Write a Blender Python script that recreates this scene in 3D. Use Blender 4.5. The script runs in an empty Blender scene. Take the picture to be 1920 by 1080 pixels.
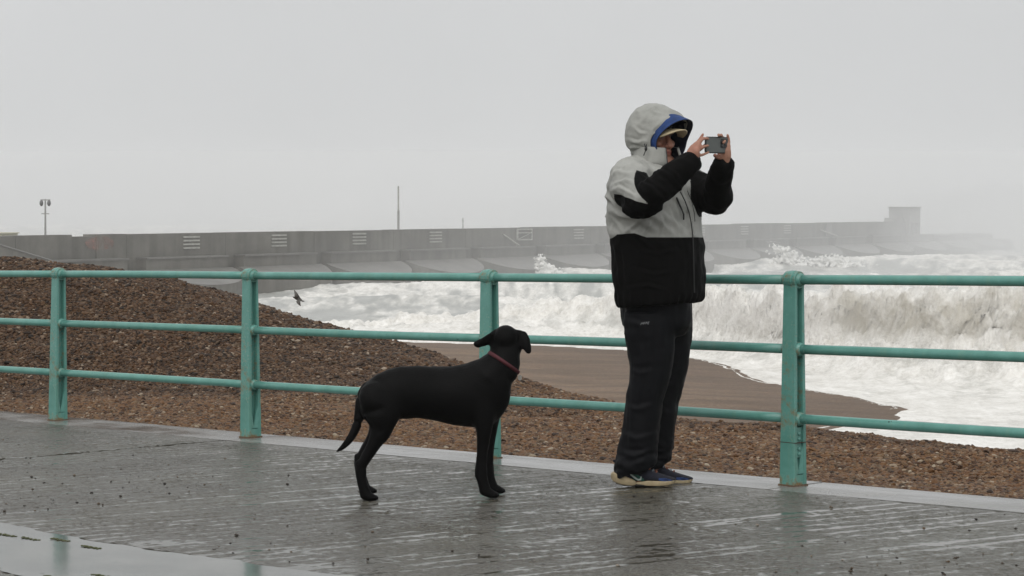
import bpy, math, random
import numpy as np
from mathutils import Vector, Matrix
R = math.radians
random.seed(7); rng = np.random.default_rng(7)
S = bpy.context.scene
C = S.collection

# ------------------------------------------------------------------ camera, sky, sun, exposure
F = 4400.0                      # focal length in pixels of a 1920 wide frame
CZ = 1.312                      # camera height above the foot of the nearest post
HY = 384.0                      # image row of the horizon
cam = bpy.data.cameras.new('camera'); co = bpy.data.objects.new('camera', cam); C.objects.link(co)
co.location = (0, 0, CZ); co.rotation_euler = (R(90), 0, 0)
cam.sensor_width = 36; cam.lens = F/1920*36; cam.shift_y = -(540-HY)/1920
cam.clip_start = .1; cam.clip_end = 8000
S.camera = co
w = bpy.data.worlds.new('World'); S.world = w; w.use_nodes = True
nt = w.node_tree; nt.nodes.clear()
sky = nt.nodes.new('ShaderNodeTexSky'); sky.sky_type = 'NISHITA'; sky.sun_disc = False
SUN_EL, SUN_ROT = R(48), R(150)
sky.sun_elevation = SUN_EL; sky.sun_rotation = SUN_ROT; sky.air_density = 1.5; sky.dust_density = 6
hsv = nt.nodes.new('ShaderNodeHueSaturation'); hsv.inputs['Saturation'].default_value = .12
mixw = nt.nodes.new('ShaderNodeMix'); mixw.data_type = 'RGBA'; mixw.inputs[0].default_value = .9
# even cloud deck: CIE overcast falls off gently from the zenith to the horizon, broken by faint cloud mottling
tc = nt.nodes.new('ShaderNodeTexCoord'); sep = nt.nodes.new('ShaderNodeSeparateXYZ')
mr = nt.nodes.new('ShaderNodeMapRange'); mr.inputs['From Min'].default_value = 0; mr.inputs['From Max'].default_value = 1
mr.inputs['To Min'].default_value = 6.65; mr.inputs['To Max'].default_value = 9.6
noi = nt.nodes.new('ShaderNodeTexNoise'); noi.inputs['Scale'].default_value = 3.2; noi.inputs['Detail'].default_value = 5
mr2 = nt.nodes.new('ShaderNodeMapRange'); mr2.inputs['From Min'].default_value = .3; mr2.inputs['From Max'].default_value = .7
mr2.inputs['To Min'].default_value = .92; mr2.inputs['To Max'].default_value = 1.06
mul = nt.nodes.new('ShaderNodeMath'); mul.operation = 'MULTIPLY'
tint = nt.nodes.new('ShaderNodeVectorMath'); tint.operation = 'SCALE'; tint.inputs[0].default_value = (.985, 1.0, 1.012)
bg = nt.nodes.new('ShaderNodeBackground'); bg.inputs['Strength'].default_value = .1
out = nt.nodes.new('ShaderNodeOutputWorld')
L = nt.links.new
L(tc.outputs['Generated'], sep.inputs[0]); L(sep.outputs['Z'], mr.inputs['Value'])
L(tc.outputs['Generated'], noi.inputs['Vector']); L(noi.outputs['Fac'], mr2.inputs['Value'])
L(mr.outputs[0], mul.inputs[0]); L(mr2.outputs[0], mul.inputs[1]); L(mul.outputs[0], tint.inputs['Scale'])
L(sky.outputs[0], hsv.inputs['Color']); L(hsv.outputs[0], mixw.inputs[6]); L(tint.outputs[0], mixw.inputs[7])
L(mixw.outputs[2], bg.inputs['Color']); L(bg.outputs[0], out.inputs['Surface'])
sl = bpy.data.lights.new('sun', 'SUN'); sl.energy = 1.3; sl.angle = R(60); sl.color = (1, .97, .93)
so = bpy.data.objects.new('sun', sl); C.objects.link(so); so.rotation_euler = (R(90)-SUN_EL, 0, R(-20)); so.location = (0, 0, 40)
S.view_settings.view_transform = 'Standard'; S.view_settings.look = 'None'
S.view_settings.exposure = 0; S.view_settings.gamma = 1
S.cycles.use_denoising = True
S.cycles.max_bounces = 6; S.cycles.volume_bounces = 2; S.cycles.diffuse_bounces = 3; S.cycles.glossy_bounces = 3

# ------------------------------------------------------------------ helpers
def _hash(ix, iy, iz, seed):
    h = (ix.astype(np.int64)*374761393 + iy.astype(np.int64)*668265263 + iz.astype(np.int64)*2147483647 + seed*974711) & 0xffffffff
    h = ((h ^ (h >> 13))*1274126177) & 0xffffffff
    h = ((h ^ (h >> 16))*2246822519) & 0xffffffff
    return ((h ^ (h >> 15)) & 0xffffff)/float(0xffffff)
def noise3(x, y, z, seed=0):
    """value noise -1..1"""
    x, y, z = np.broadcast_arrays(np.asarray(x, float), np.asarray(y, float), np.asarray(z, float))
    xi, yi, zi = np.floor(x), np.floor(y), np.floor(z)
    fx, fy, fz = x-xi, y-yi, z-zi
    fx = fx*fx*fx*(fx*(fx*6-15)+10); fy = fy*fy*fy*(fy*(fy*6-15)+10); fz = fz*fz*(3-2*fz)
    xi = xi.astype(np.int64); yi = yi.astype(np.int64); zi = zi.astype(np.int64)
    r = 0
    for dx in (0, 1):
        for dy in (0, 1):
            for dz in (0, 1):
                wt = (fx if dx else 1-fx)*(fy if dy else 1-fy)*(fz if dz else 1-fz)
                r = r + wt*_hash(xi+dx, yi+dy, zi+dz, seed)
    return r*2-1
def noise2(x, y, seed=0):
    x, y = np.broadcast_arrays(np.asarray(x, float), np.asarray(y, float))
    xi, yi = np.floor(x), np.floor(y); fx, fy = x-xi, y-yi
    fx = fx*fx*fx*(fx*(fx*6-15)+10); fy = fy*fy*fy*(fy*(fy*6-15)+10)
    xi = xi.astype(np.int64); yi = yi.astype(np.int64); z0 = np.zeros_like(xi)
    a = _hash(xi, yi, z0, seed); b = _hash(xi+1, yi, z0, seed); c = _hash(xi, yi+1, z0, seed); d = _hash(xi+1, yi+1, z0, seed)
    return ((a*(1-fx)+b*fx)*(1-fy)+(c*(1-fx)+d*fx)*fy)*2-1
def fbm2(x, y, o=4, seed=0, gain=.5):
    r = 0; a = 1; t = 0
    for i in range(o):
        ca, sa = math.cos(i*1.1), math.sin(i*1.1)
        r = r+a*noise2((x*ca-y*sa)*2.03**i, (x*sa+y*ca)*2.03**i, seed+i*17); t += a; a *= gain
    return r/t
def billow2(x, y, o=4, seed=0, gain=.5):
    r = 0; a = 1; t = 0
    for i in range(o):
        ca, sa = math.cos(i*1.1+.4), math.sin(i*1.1+.4)
        r = r+a*np.abs(noise2((x*ca-y*sa)*2.03**i, (x*sa+y*ca)*2.03**i, seed+i*31)); t += a; a *= gain
    return r/t
def fbm3(p, sc, o=3, seed=0):
    r = 0; a = 1; t = 0
    for i in range(o):
        k = 2.03**i
        r = r+a*noise3(p[:, 0]*sc[0]*k, p[:, 1]*sc[1]*k, p[:, 2]*sc[2]*k, seed+i*13); t += a; a *= .5
    return r/t
def sstep(a, b, x):
    t = np.clip((x-a)/(b-a), 0, 1); return t*t*(3-2*t)

def tag(o, label=None, cat=None, group=None, kind=None):
    if label: o['label'] = label
    if cat: o['category'] = cat
    if group: o['group'] = group
    if kind: o['kind'] = kind
    return o
def link(name, me, mat=None, parent=None, smooth=False):
    o = bpy.data.objects.new(name, me); C.objects.link(o)
    if mat is not None:
        me.materials.clear()
        me.materials.append(mat)
    if parent: o.parent = parent
    if smooth: me.shade_smooth()
    return o
def mesh(name, v, f, mat=None, parent=None, smooth=False):
    me = bpy.data.meshes.new(name); me.from_pydata([tuple(map(float, q)) for q in v], [], [tuple(map(int, q)) for q in f]); me.update()
    return link(name, me, mat, parent, smooth)
def quad_mesh_np(name, V, Fq):
    """fast mesh from numpy verts and quads"""
    me = bpy.data.meshes.new(name); n = len(Fq)
    me.vertices.add(len(V)); me.vertices.foreach_set('co', np.ascontiguousarray(V, dtype=np.float32).ravel())
    me.loops.add(n*4); me.polygons.add(n)
    me.polygons.foreach_set('loop_start', np.arange(0, n*4, 4, dtype=np.int32))
    me.loops.foreach_set('vertex_index', np.ascontiguousarray(Fq, dtype=np.int32).ravel())
    me.update(calc_edges=True); me.validate(); return me
def grid_faces(nr, nc):
    i = np.arange(nr-1)[:, None]*nc+np.arange(nc-1)[None, :]
    return np.stack([i, i+1, i+nc+1, i+nc], -1).reshape(-1, 4)
def empty(name, loc=(0, 0, 0), rz=0):
    o = bpy.data.objects.new(name, None); C.objects.link(o); o.location = loc; o.rotation_euler = (0, 0, rz); o.empty_display_size = .2
    return o
class MB:
    def __init__(s): s.v = []; s.f = []
    def add(s, v, f):
        n = len(s.v); s.v += [tuple(q) for q in v]; s.f += [tuple(i+n for i in q) for q in f]; return s
    def box(s, x0, x1, y0, y1, z0, z1, M=None):
        v = [Vector(q) for q in ((x0,y0,z0),(x1,y0,z0),(x1,y1,z0),(x0,y1,z0),(x0,y0,z1),(x1,y0,z1),(x1,y1,z1),(x0,y1,z1))]
        if M is not None: v = [M@q for q in v]
        return s.add(v, [(0,3,2,1),(4,5,6,7),(0,1,5,4),(1,2,6,5),(2,3,7,6),(3,0,4,7)])
    def prism(s, poly, y0, y1):
        """poly in xz extruded along y"""
        n = len(poly); v = [(x, y0, z) for x, z in poly]+[(x, y1, z) for x, z in poly]
        f = [tuple(range(n)), tuple(reversed(range(n, 2*n)))]+[(i, i+n, (i+1) % n+n, (i+1) % n) for i in range(n)]
        return s.add(v, f)
    def loft(s, rings, cap=True):
        n = len(rings[0]); v = [q for r in rings for q in r]; f = []
        for k in range(len(rings)-1):
            for i in range(n):
                f.append((k*n+i, k*n+(i+1) % n, (k+1)*n+(i+1) % n, (k+1)*n+i))
        if cap:
            f.append(tuple(reversed(range(n)))); f.append(tuple((len(rings)-1)*n+i for i in range(n)))
        return s.add(v, f)
    def tube(s, pts, rad, n=14, flat=1.0, up=(0, 0, 1), round_ends=True, sub=1):
        """round tapered tube through points; flat squashes the second axis"""
        pts = [Vector(p) for p in pts]; rad = list(rad) if hasattr(rad, '__len__') else [rad]*len(pts)
        if sub > 1: pts, rad = spline(pts, rad, sub)
        T = []
        for i in range(len(pts)):
            t = (pts[min(i+1, len(pts)-1)]-pts[max(i-1, 0)]); T.append(t.normalized())
        rings = []
        def ring(c, t, r):
            u = Vector(up)
            if abs(t.dot(u)) > .95: u = Vector((0, 1, 0)) if abs(t.y) < .9 else Vector((1, 0, 0))
            a = t.cross(u).normalized(); b = a.cross(t).normalized()
            return [c+a*(math.cos(2*math.pi*k/n)*r)+b*(math.sin(2*math.pi*k/n)*r*flat) for k in range(n)]
        if round_ends:
            for k in (.15, .5, .8):
                rings.append(ring(pts[0]-T[0]*rad[0]*math.cos(k*math.pi/2)*.9, T[0], rad[0]*math.sin(k*math.pi/2)))
        for p, t, r in zip(pts, T, rad): rings.append(ring(p, t, r))
        if round_ends:
            for k in (.8, .5, .15):
                rings.append(ring(pts[-1]+T[-1]*rad[-1]*math.cos(k*math.pi/2)*.9, T[-1], rad[-1]*math.sin(k*math.pi/2)))
        return s.loft(rings)
    def ball(s, c, r, nu=18, nv=12, M=None):
        c = Vector(c); r = Vector(r) if hasattr(r, '__len__') else Vector((r, r, r)); rings = []
        for k in range(nv+1):
            ph = math.pi*(k+.001)/(nv+.002); rr = []
            for i in range(nu):
                th = 2*math.pi*i/nu
                q = Vector((r.x*math.sin(ph)*math.cos(th), r.y*math.sin(ph)*math.sin(th), -r.z*math.cos(ph)))
                if M is not None: q = M@q
                rr.append(c+q)
            rings.append(rr)
        return s.loft(rings)
    def build(s, name, mat=None, parent=None, smooth=False): return mesh(name, s.v, s.f, mat, parent, smooth)
def spline(pts, rad, sub):
    P = []; Q = []; n = len(pts)
    for i in range(n-1):
        p0, p1, p2, p3 = pts[max(i-1, 0)], pts[i], pts[i+1], pts[min(i+2, n-1)]
        r0, r1, r2, r3 = rad[max(i-1, 0)], rad[i], rad[i+1], rad[min(i+2, n-1)]
        for k in range(sub):
            t = k/sub; t2 = t*t; t3 = t2*t
            cr = lambda a, b, c, d: ((b*2)+(c-a)*t+(a*2-b*5+c*4-d)*t2+(b*3-a-c*3+d)*t3)*.5
            P.append(cr(p0, p1, p2, p3)); Q.append(max(.001, cr(r0, r1, r2, r3)))
    P.append(pts[-1]); Q.append(rad[-1]); return P, Q
def ell(c, a, b, n=28, pw=2.0):
    c = Vector(c); a = Vector(a); b = Vector(b); o = []
    for k in range(n):
        t = 2*math.pi*k/n; ct, st = math.cos(t), math.sin(t)
        o.append(c+a*(math.copysign(abs(ct)**(2/pw), ct))+b*(math.copysign(abs(st)**(2/pw), st)))
    return o
def solid(mb, voxel, smooth=4, fac=.5):
    """fuse closed shapes into ONE continuous skin; returns a mesh"""
    me = bpy.data.meshes.new('tmp'); me.from_pydata([tuple(q) for q in mb.v], [], mb.f); me.update()
    import bmesh
    bm = bmesh.new(); bm.from_mesh(me); bmesh.ops.recalc_face_normals(bm, faces=bm.faces); bm.to_mesh(me); bm.free()
    o = bpy.data.objects.new('tmp', me); C.objects.link(o)
    m = o.modifiers.new('r', 'REMESH'); m.mode = 'VOXEL'; m.voxel_size = voxel
    if smooth:
        s = o.modifiers.new('s', 'SMOOTH'); s.iterations = smooth; s.factor = fac
    dg = bpy.context.evaluated_depsgraph_get()
    r = bpy.data.meshes.new_from_object(o.evaluated_get(dg))
    bpy.data.objects.remove(o); bpy.data.meshes.remove(me); r.shade_smooth(); return r
def coords(me):
    a = np.empty(len(me.vertices)*3, np.float32); me.vertices.foreach_get('co', a); return a.reshape(-1, 3).astype(float)
def normals(me):
    a = np.empty(len(me.vertices)*3, np.float32); me.vertices.foreach_get('normal', a); return a.reshape(-1, 3).astype(float)
def set_coords(me, v): me.vertices.foreach_set('co', v.astype(np.float32).ravel()); me.update()
def attr(me, name, vals):
    a = me.attributes.new(name, 'FLOAT', 'POINT'); a.data.foreach_set('value', np.asarray(vals, np.float32).ravel())

# ---- materials
class NT:
    def __init__(s, name):
        s.m = bpy.data.materials.new(name); s.m.use_nodes = True; s.t = s.m.node_tree; s.t.nodes.clear()
        s.out = s.n('ShaderNodeOutputMaterial')
    def n(s, ty, ins=None, **pr):
        q = s.t.nodes.new(ty)
        for k, v in pr.items(): setattr(q, k, v)
        for k, v in (ins or {}).items(): s.i(q, k, v)
        return q
    def i(s, q, k, v):
        if isinstance(v, bpy.types.NodeSocket): s.t.links.new(v, q.inputs[k])
        elif hasattr(v, 'outputs'): s.t.links.new(v.outputs[0], q.inputs[k])
        else:
            if isinstance(v, tuple) and len(v) == 3 and q.inputs[k].type == 'RGBA': v = v+(1,)
            q.inputs[k].default_value = v
    def noise(s, vec, scale, detail=4, rough=.55, dist=0): return s.n('ShaderNodeTexNoise', {'Vector': vec, 'Scale': scale, 'Detail': detail, 'Roughness': rough, 'Distortion': dist}).outputs['Fac']
    def vor(s, vec, scale, feat='F1', out='Distance'): return s.n('ShaderNodeTexVoronoi', {'Vector': vec, 'Scale': scale}, feature=feat).outputs[out]
    def mp(s, vec, scale=(1, 1, 1), rot=(0, 0, 0), loc=(0, 0, 0)): return s.n('ShaderNodeMapping', {'Vector': vec, 'Scale': scale, 'Rotation': rot, 'Location': loc}).outputs[0]
    def co(s, k='Object'): return s.n('ShaderNodeTexCoord').outputs[k]
    def ramp(s, fac, stops, interp='LINEAR'):
        q = s.n('ShaderNodeValToRGB', {'Fac': fac}); e = q.color_ramp; e.interpolation = interp
        while len(e.elements) < len(stops): e.elements.new(.5)
        for el, (p, c) in zip(e.elements, stops):
            el.position = p; el.color = (c, c, c, 1) if not hasattr(c, '__len__') else tuple(c)+(1,)*(4-len(c))
        return q.outputs[0]
    def mr(s, v, a, b, c=0., d=1.): return s.n('ShaderNodeMapRange', {'Value': v, 'From Min': a, 'From Max': b, 'To Min': c, 'To Max': d}).outputs[0]
    def mix(s, f, a, b, bt='MIX'):
        q = s.n('ShaderNodeMix', data_type='RGBA', blend_type=bt)
        s.i(q, 0, f); s.i(q, 6, a); s.i(q, 7, b); return q.outputs[2]
    def math(s, op, a, b=0.): 
        q = s.n('ShaderNodeMath', operation=op); s.i(q, 0, a); s.i(q, 1, b); return q.outputs[0]
    def attr(s, name, ty='GEOMETRY'): return s.n('ShaderNodeAttribute', attribute_name=name, attribute_type=ty)
    def bump(s, h, strength=.3, dist=.01, nrm=None):
        ins = {'Height': h, 'Strength': strength, 'Distance': dist}
        if nrm is not None: ins['Normal'] = nrm
        return s.n('ShaderNodeBump', ins).outputs[0]
    def fin(s, col, rough=.5, nrm=None, spec=.5, **kw):
        b = s.n('ShaderNodeBsdfPrincipled', {'Base Color': col, 'Roughness': rough, 'Specular IOR Level': spec})
        if nrm is not None: s.i(b, 'Normal', nrm)
        for k, v in kw.items(): s.i(b, k.replace('_', ' '), v)
        s.t.links.new(b.outputs[0], s.out.inputs['Surface']); return s.m
def flat_mat(name, col, rough=.5, var=.12, sc=20., bump=.0, **kw):
    m = NT(name); n = m.noise(m.co(), sc, 4)
    c = m.mix(m.mr(n, .3, .7), tuple(x*(1-var) for x in col), tuple(min(1, x*(1+var)) for x in col))
    return m.fin(c, rough, m.bump(n, bump, .005) if bump else None, **kw)

# ------------------------------------------------------------------ world geometry of the promenade
PX, PY = 1.314, 10.97                       # foot of the nearest whole post
UX, UY = .6934, -.7205                      # along the railing, towards the right
NX, NY = .7205, .6934                       # towards the sea
SLOPE = .017
BAY = 2.068
def s_of(x, y): return (x-PX)*UX+(y-PY)*UY
def p_of(x, y): return (x-PX)*NX+(y-PY)*NY
def zg(x, y): return SLOPE*s_of(x, y)
def at_sp(s, p): return (PX+UX*s+NX*p, PY+UY*s+NY*p, SLOPE*s)
RZ = math.atan2(UY, UX)
RAILM = Matrix.Translation((PX, PY, 0))@Matrix.Rotation(RZ, 4, 'Z')@Matrix.Rotation(-math.atan(SLOPE), 4, 'Y')

# ------------------------------------------------------------------ materials of the setting
def mat_concrete():
    """old tamped promenade concrete, soaked: exposed aggregate with water lying in the tamping grooves"""
    m = NT('wet promenade concrete'); o = m.co()
    film = m.attr('film').outputs['Fac']; big = m.noise(o, .8, 4); grain = m.noise(o, 110, 3, .75); spk = m.noise(o, 40, 4, .75)
    colr = m.mix(m.mr(grain, .3, .72), (.034, .030, .022), (.108, .098, .078))
    colr = m.mix(m.mr(spk, .55, .66), colr, (.026, .025, .022))
    colr = m.mix(m.mr(big, .42, .68, 0, .5), colr, (.115, .110, .085))
    rough = m.mr(film, 0, 1, .23, .10)
    nrm = m.bump(m.math('ADD', grain, spk), m.mr(film, 0, 1, .62, .03), .008)
    return m.fin(colr, rough, nrm, m.mr(film, 0, 1, .42, .5))
def mat_kerb():
    m = NT('wet smooth concrete kerb'); o = m.co(); n = m.noise(o, 3, 5); f = m.noise(o, 60, 3); b = m.noise(m.mp(o, (1, 4, 1)), 1.1, 3)
    c = m.mix(m.mr(n, .3, .7), (.13, .13, .125), (.23, .225, .21)); c = m.mix(m.mr(f, .62, .74), c, (.07, .07, .065))
    return m.fin(c, m.mr(m.math('ADD', m.math('MULTIPLY', b, .6), m.math('MULTIPLY', n, .4)), .38, .62, .09, .30), m.bump(m.math('ADD', f, m.math('MULTIPLY', n, 2.)), .08, .004), .5)
def mat_water_sheet():
    m = NT('standing rainwater'); o = m.co(); n = m.noise(m.mp(o, (1, 3, 1)), 9, 2)
    c = m.mix(m.mr(m.noise(o, 4, 4), .35, .7), (.085, .085, .078), (.15, .148, .135))
    return m.fin(c, .11, m.bump(n, .06, .004), .5)
M_CONC, M_KERB, M_PUD = mat_concrete(), mat_kerb(), mat_water_sheet()

# ------------------------------------------------------------------ promenade, kerb, channel
def slab_grid(name, s0, s1, p0, p1, mat, parent, top=0., depth=.16, step=.25, seed=0, relief=False):
    """slab with a faintly uneven top and real sides; local x = along the railing, y = towards the sea"""
    ns = max(2, int((s1-s0)/step)); npp = max(2, int((p1-p0)/step))
    xs = np.linspace(s0, s1, ns); ys = np.linspace(p0, p1, npp); X, Y = np.meshgrid(xs, ys)
    e = np.minimum(np.minimum(X-s0, s1-X), np.minimum(Y-p0, p1-Y))
    Z = top+fbm2(X*.7, Y*.7, 2, seed)*.0016-.004*np.exp(-e/.03)
    film = None
    if relief:      # tamped ridges and proud aggregate, with rain levelled off in the hollows
        ca, sa = math.cos(R(11)), math.sin(R(11)); GXX = X*ca-Y*sa; GYY = X*sa+Y*ca
        g1 = fbm2(GXX*8.5, GYY*.22, 3, 201); g2 = fbm2(GXX*27, GYY*.45, 3, 207); gr = fbm2(X*46, Y*46, 2, 211, .7); pt = np.clip(noise2(X*30+5, Y*30, 217)-.25, 0, 1); co = fbm2(X*6, Y*6, 3, 219)
        ln = GXX/.118+.22*fbm2(GXX*1.3, GYY*.5, 2, 231); lid = np.round(ln); tro = np.exp(-((ln-lid)*.118/.019)**2)
        dep = np.clip(.50+.75*noise2(lid*.73, GYY*.38, 233)+.35*noise2(lid*.31+9, GYY*1.6, 235), 0, 1.4)
        cg = fbm2(GXX*24, GYY*9, 2, 241, .6)
        hgt = (.0016*g1+.0018*g2-.0075*tro*dep+.0012+.0040*gr*(1+.8*co)+.0018*cg-.0045*pt+.0012*co)*(1-.55*sstep(-.45, -.2, Y))
        wl = -.0019+.0011*fbm2(X*.55, Y*.55, 3, 223)+.0010*fbm2(X*3.1, Y*3.1, 2, 229)+.0016*np.exp(-((-3.3-Y)/.35)**2)
        film = sstep(.0003, -.0003, hgt-wl); Z = Z+np.maximum(hgt, wl)
    V = np.stack([X, Y, Z], -1).reshape(-1, 3); Fc = grid_faces(npp, ns)
    n = len(V); rim = list(range(0, ns))+[r*ns+ns-1 for r in range(1, npp)]+[(npp-1)*ns+c for c in range(ns-2, -1, -1)]+[r*ns for r in range(npp-2, 0, -1)]
    up_ = V[rim].copy(); low = V[rim].copy(); low[:, 2] = top-depth; V = np.vstack([V, up_, low]); k = len(rim)
    side = np.array([[n+(i+1) % k, n+i, n+k+i, n+k+(i+1) % k] for i in range(k)])
    me = quad_mesh_np(name, V, np.vstack([Fc, side]))
    fa = np.full(len(V), .25)
    if film is not None: fa[:n] = film.ravel()
    attr(me, 'film', fa); o = link(name, me, mat, parent, True); return o
prom = empty('promenade'); prom.matrix_world = RAILM; tag(prom, kind='structure')
JO = -BAY*2+.02                                       # slab joint that ends at the second post
slab_grid('concrete_slab', JO+.014, 4.2, -3.3, -.185, M_CONC, prom, 0., step=.0105, seed=1, relief=True)
slab_grid('concrete_slab', -8.0, JO-.014, -3.3, -.185, M_CONC, prom, .0030, step=.0105, seed=2, relief=True)
slab_grid('concrete_slab', -3.5, 2.0, -5.2, -3.92, M_CONC, prom, 0., step=.02, seed=7, relief=True)
slab_grid('concrete_slab', 4.216, 16, -3.3, -.215, M_CONC, prom, 0., seed=5)
slab_grid('concrete_slab', -16, -8.016, -3.3, -.215, M_CONC, prom, .003, seed=6)
slab_grid('concrete_slab', -16, 16, -30, -5.216, M_CONC, prom, 0., step=.8, seed=3)
slab_grid('concrete_slab', -16, -3.516, -5.2, -3.92, M_CONC, prom, 0., step=.4, seed=8)
slab_grid('concrete_slab', 2.016, 16, -5.2, -3.92, M_CONC, prom, 0., step=.4, seed=9)
bed = MB().box(-16, 16, -30, .3, -.5, -.165).build('slab_bed', M_CONC, prom)
gut = slab_grid('drain_channel', -16, 16, -3.93, -3.29, M_KERB, None, -.022, seed=4); gut.matrix_world = RAILM; tag(gut, kind='structure')
# rain lying in the channel, lapping unevenly over its edges
def puddle(name, s0, s1, pa, pb, top, wa, wb, seed):
    xs = np.linspace(s0, s1, 520); A = pa+wa*fbm2(xs*1.7, xs*0+3.1, 5, seed, .6); B = pb+wb*fbm2(xs*1.3, xs*0+9.7, 5, seed+9, .6)
    v = []; f = []
    for x, a, b in zip(xs, A, B): v += [(x, a, top), (x, (a+b)/2, top), (x, b, top)]
    for i in range(len(xs)-1):
        k = i*3; f += [(k, k+3, k+4, k+1), (k+1, k+4, k+5, k+2)]
    o = mesh(name, v, f, M_PUD, None, True); o.matrix_world = RAILM; return o
tag(puddle('puddle', -12, 12, -4.02, -3.27, .0026, .07, .16, 5), kind='structure')
kerb = empty('kerb'); kerb.matrix_world = RAILM; tag(kerb, kind='structure')
for k in range(-7, 5):
    slab_grid('kerb_slab', k*BAY+.02, (k+1)*BAY+.014, -.205, .20, M_KERB, kerb, .0042, .3, .12, seed=20+k)
# moss tufts along the channel edge
m = NT('moss'); M_MOSS = m.fin(m.mix(m.noise(m.co(), 60, 3), (.03, .038, .012), (.085, .09, .03)), .9)
for i, (px, py) in enumerate(((12, 999), (56, 1006), (112, 1008), (170, 1022), (103, 1079), (195, 1077))):
    d = F*(CZ-.02)/(py-HY); x = (px-960)/F*d; zz = zg(x, d); d = F*(CZ-zz-.01)/(py-HY); x = (px-960)/F*d
    mb = MB(); r2 = random.Random(i)
    for k in range(30):
        a = -.06+.12*k/29; b = .008*math.sin(k*.9+i)+r2.gauss(0, .003); q = r2.uniform(.005, .009)
        mb.ball((a, b*.8, q*.1), (q, q*.8, q*.22), 6, 4)
    o = mb.build('moss_tuft', M_MOSS, None, True); o.location = (x, d, zg(x, d)+.004); o.rotation_euler = (0, 0, RZ)
    where = ('at the left edge of the picture by the puddle', 'second from left on the far puddle edge', 'where the post reflection begins in the puddle',
             'right of the post reflection on the far puddle edge', 'at the lower end of the post reflection', 'on the near puddle edge right of the reflection')[i]
    tag(o, 'small green moss tuft '+where, 'moss', 'moss tufts along the puddle')

# loose grit and small stones thrown onto the promenade by the sea
def grit():
    mb = MB(); r2 = random.Random(11); n = 0
    while n < 800:
        s_ = r2.uniform(-7, 3.6); p_ = r2.uniform(-3.25, -.25)
        dens = .05+.9*max(0, (s_-1.2)/2.4)+.5*max(0, noise2(s_*.9, p_*.9, 77)-.2)
        if r2.random() > dens: continue
        n += 1; q = .0035+.006*r2.random()**2.5; a = r2.uniform(0, 6.28); v = []
        x, y, z = s_, p_, .001+q*.25
        for dx, dy, dz in ((1, 0, 0), (-1, 0, 0), (0, 1, 0), (0, -1, 0), (.3, .3, 1), (-.4, -.2, .8), (0, 0, -1)):
            k = q*r2.uniform(.75, 1.2); v.append((x+(dx*math.cos(a)-dy*math.sin(a))*k*1.3, y+(dx*math.sin(a)+dy*math.cos(a))*k, z+dz*k*.6))
        mb.add(v, [(0, 2, 4), (2, 5, 4), (2, 1, 5), (1, 3, 5), (3, 4, 5), (3, 0, 4), (0, 6, 2), (2, 6, 1), (1, 6, 3), (3, 6, 0)])
    m = NT('wet dark grit'); o = mb.build('grit', m.fin(m.ramp(m.n('ShaderNodeNewGeometry').outputs['Random Per Island'], [(0, (.012, .010, .008)), (.6, (.035, .026, .018)), (.9, (.09, .06, .035)), (1, (.25, .22, .18))]), .5, None, .2))
    o.matrix_world = RAILM; tag(o, 'dark loose grit scattered over the wet promenade', 'grit', kind='stuff')
grit()

# ------------------------------------------------------------------ beach terrain
A_IMG = np.array([-700, -300, 0, 150, 300, 450, 600, 690, 780, 900, 1000, 1130, 1280, 1480, 1700, 1920, 2300, 2800])
CR_D = np.array([22, 21.6, 21, 20.9, 20.8, 20.6, 20.3, 20, 19.7, 19, 18.2, 16.9, 15.4, 14.7, 14.2, 13.5, 12.6, 11.6])
CR_Y = np.array([470, 478, 490, 503, 524, 565, 612, 635, 658, 690, 715, 750, 786, 800, 822, 846, 880, 925])
FT_D = np.array([18.3, 18.3, 18.2, 18.2, 18.1, 17.9, 17.8, 17.6, 17.3, 16.9, 16.5, 15.9, 14.9, 14.1, 13.6, 12.9, 12, 11.])
CR_Z = CZ-(CR_Y-HY)/F*CR_D
SHORE = [(-200, 190), (-60, 142), (-7.8, 127), (5.66, 118.7), (8.55, 110.6), (10.8, 97.2), (13.06, 89.8), (14.1, 84.4), (13.1, 79.8), (10.5, 77.4), (6, 72), (5, 60), (9, 40), (17, 24), (60, 6), (60, -60), (-200, -60)]
def sd_shore(x, y):
    d = np.full(x.shape, 1e9); ins = np.zeros(x.shape, bool); n = len(SHORE)
    for i in range(n):
        (x0, y0), (x1, y1) = SHORE[i], SHORE[(i+1) % n]
        t = np.clip(((x-x0)*(x1-x0)+(y-y0)*(y1-y0))/((x1-x0)**2+(y1-y0)**2), 0, 1)
        d = np.minimum(d, np.hypot(x-x0-t*(x1-x0), y-y0-t*(y1-y0)))
        c = ((y0 > y) != (y1 > y)) & (x < (x1-x0)*(y-y0)/(y1-y0+1e-12)+x0); ins ^= c
    return np.where(ins, d, -d)+np.where(y > 62, 1.3*fbm2(x*.16, y*.10, 3, 303)+.35*fbm2(x*.7, y*.4, 2, 307), 0)
SHZ = -6.0
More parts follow.
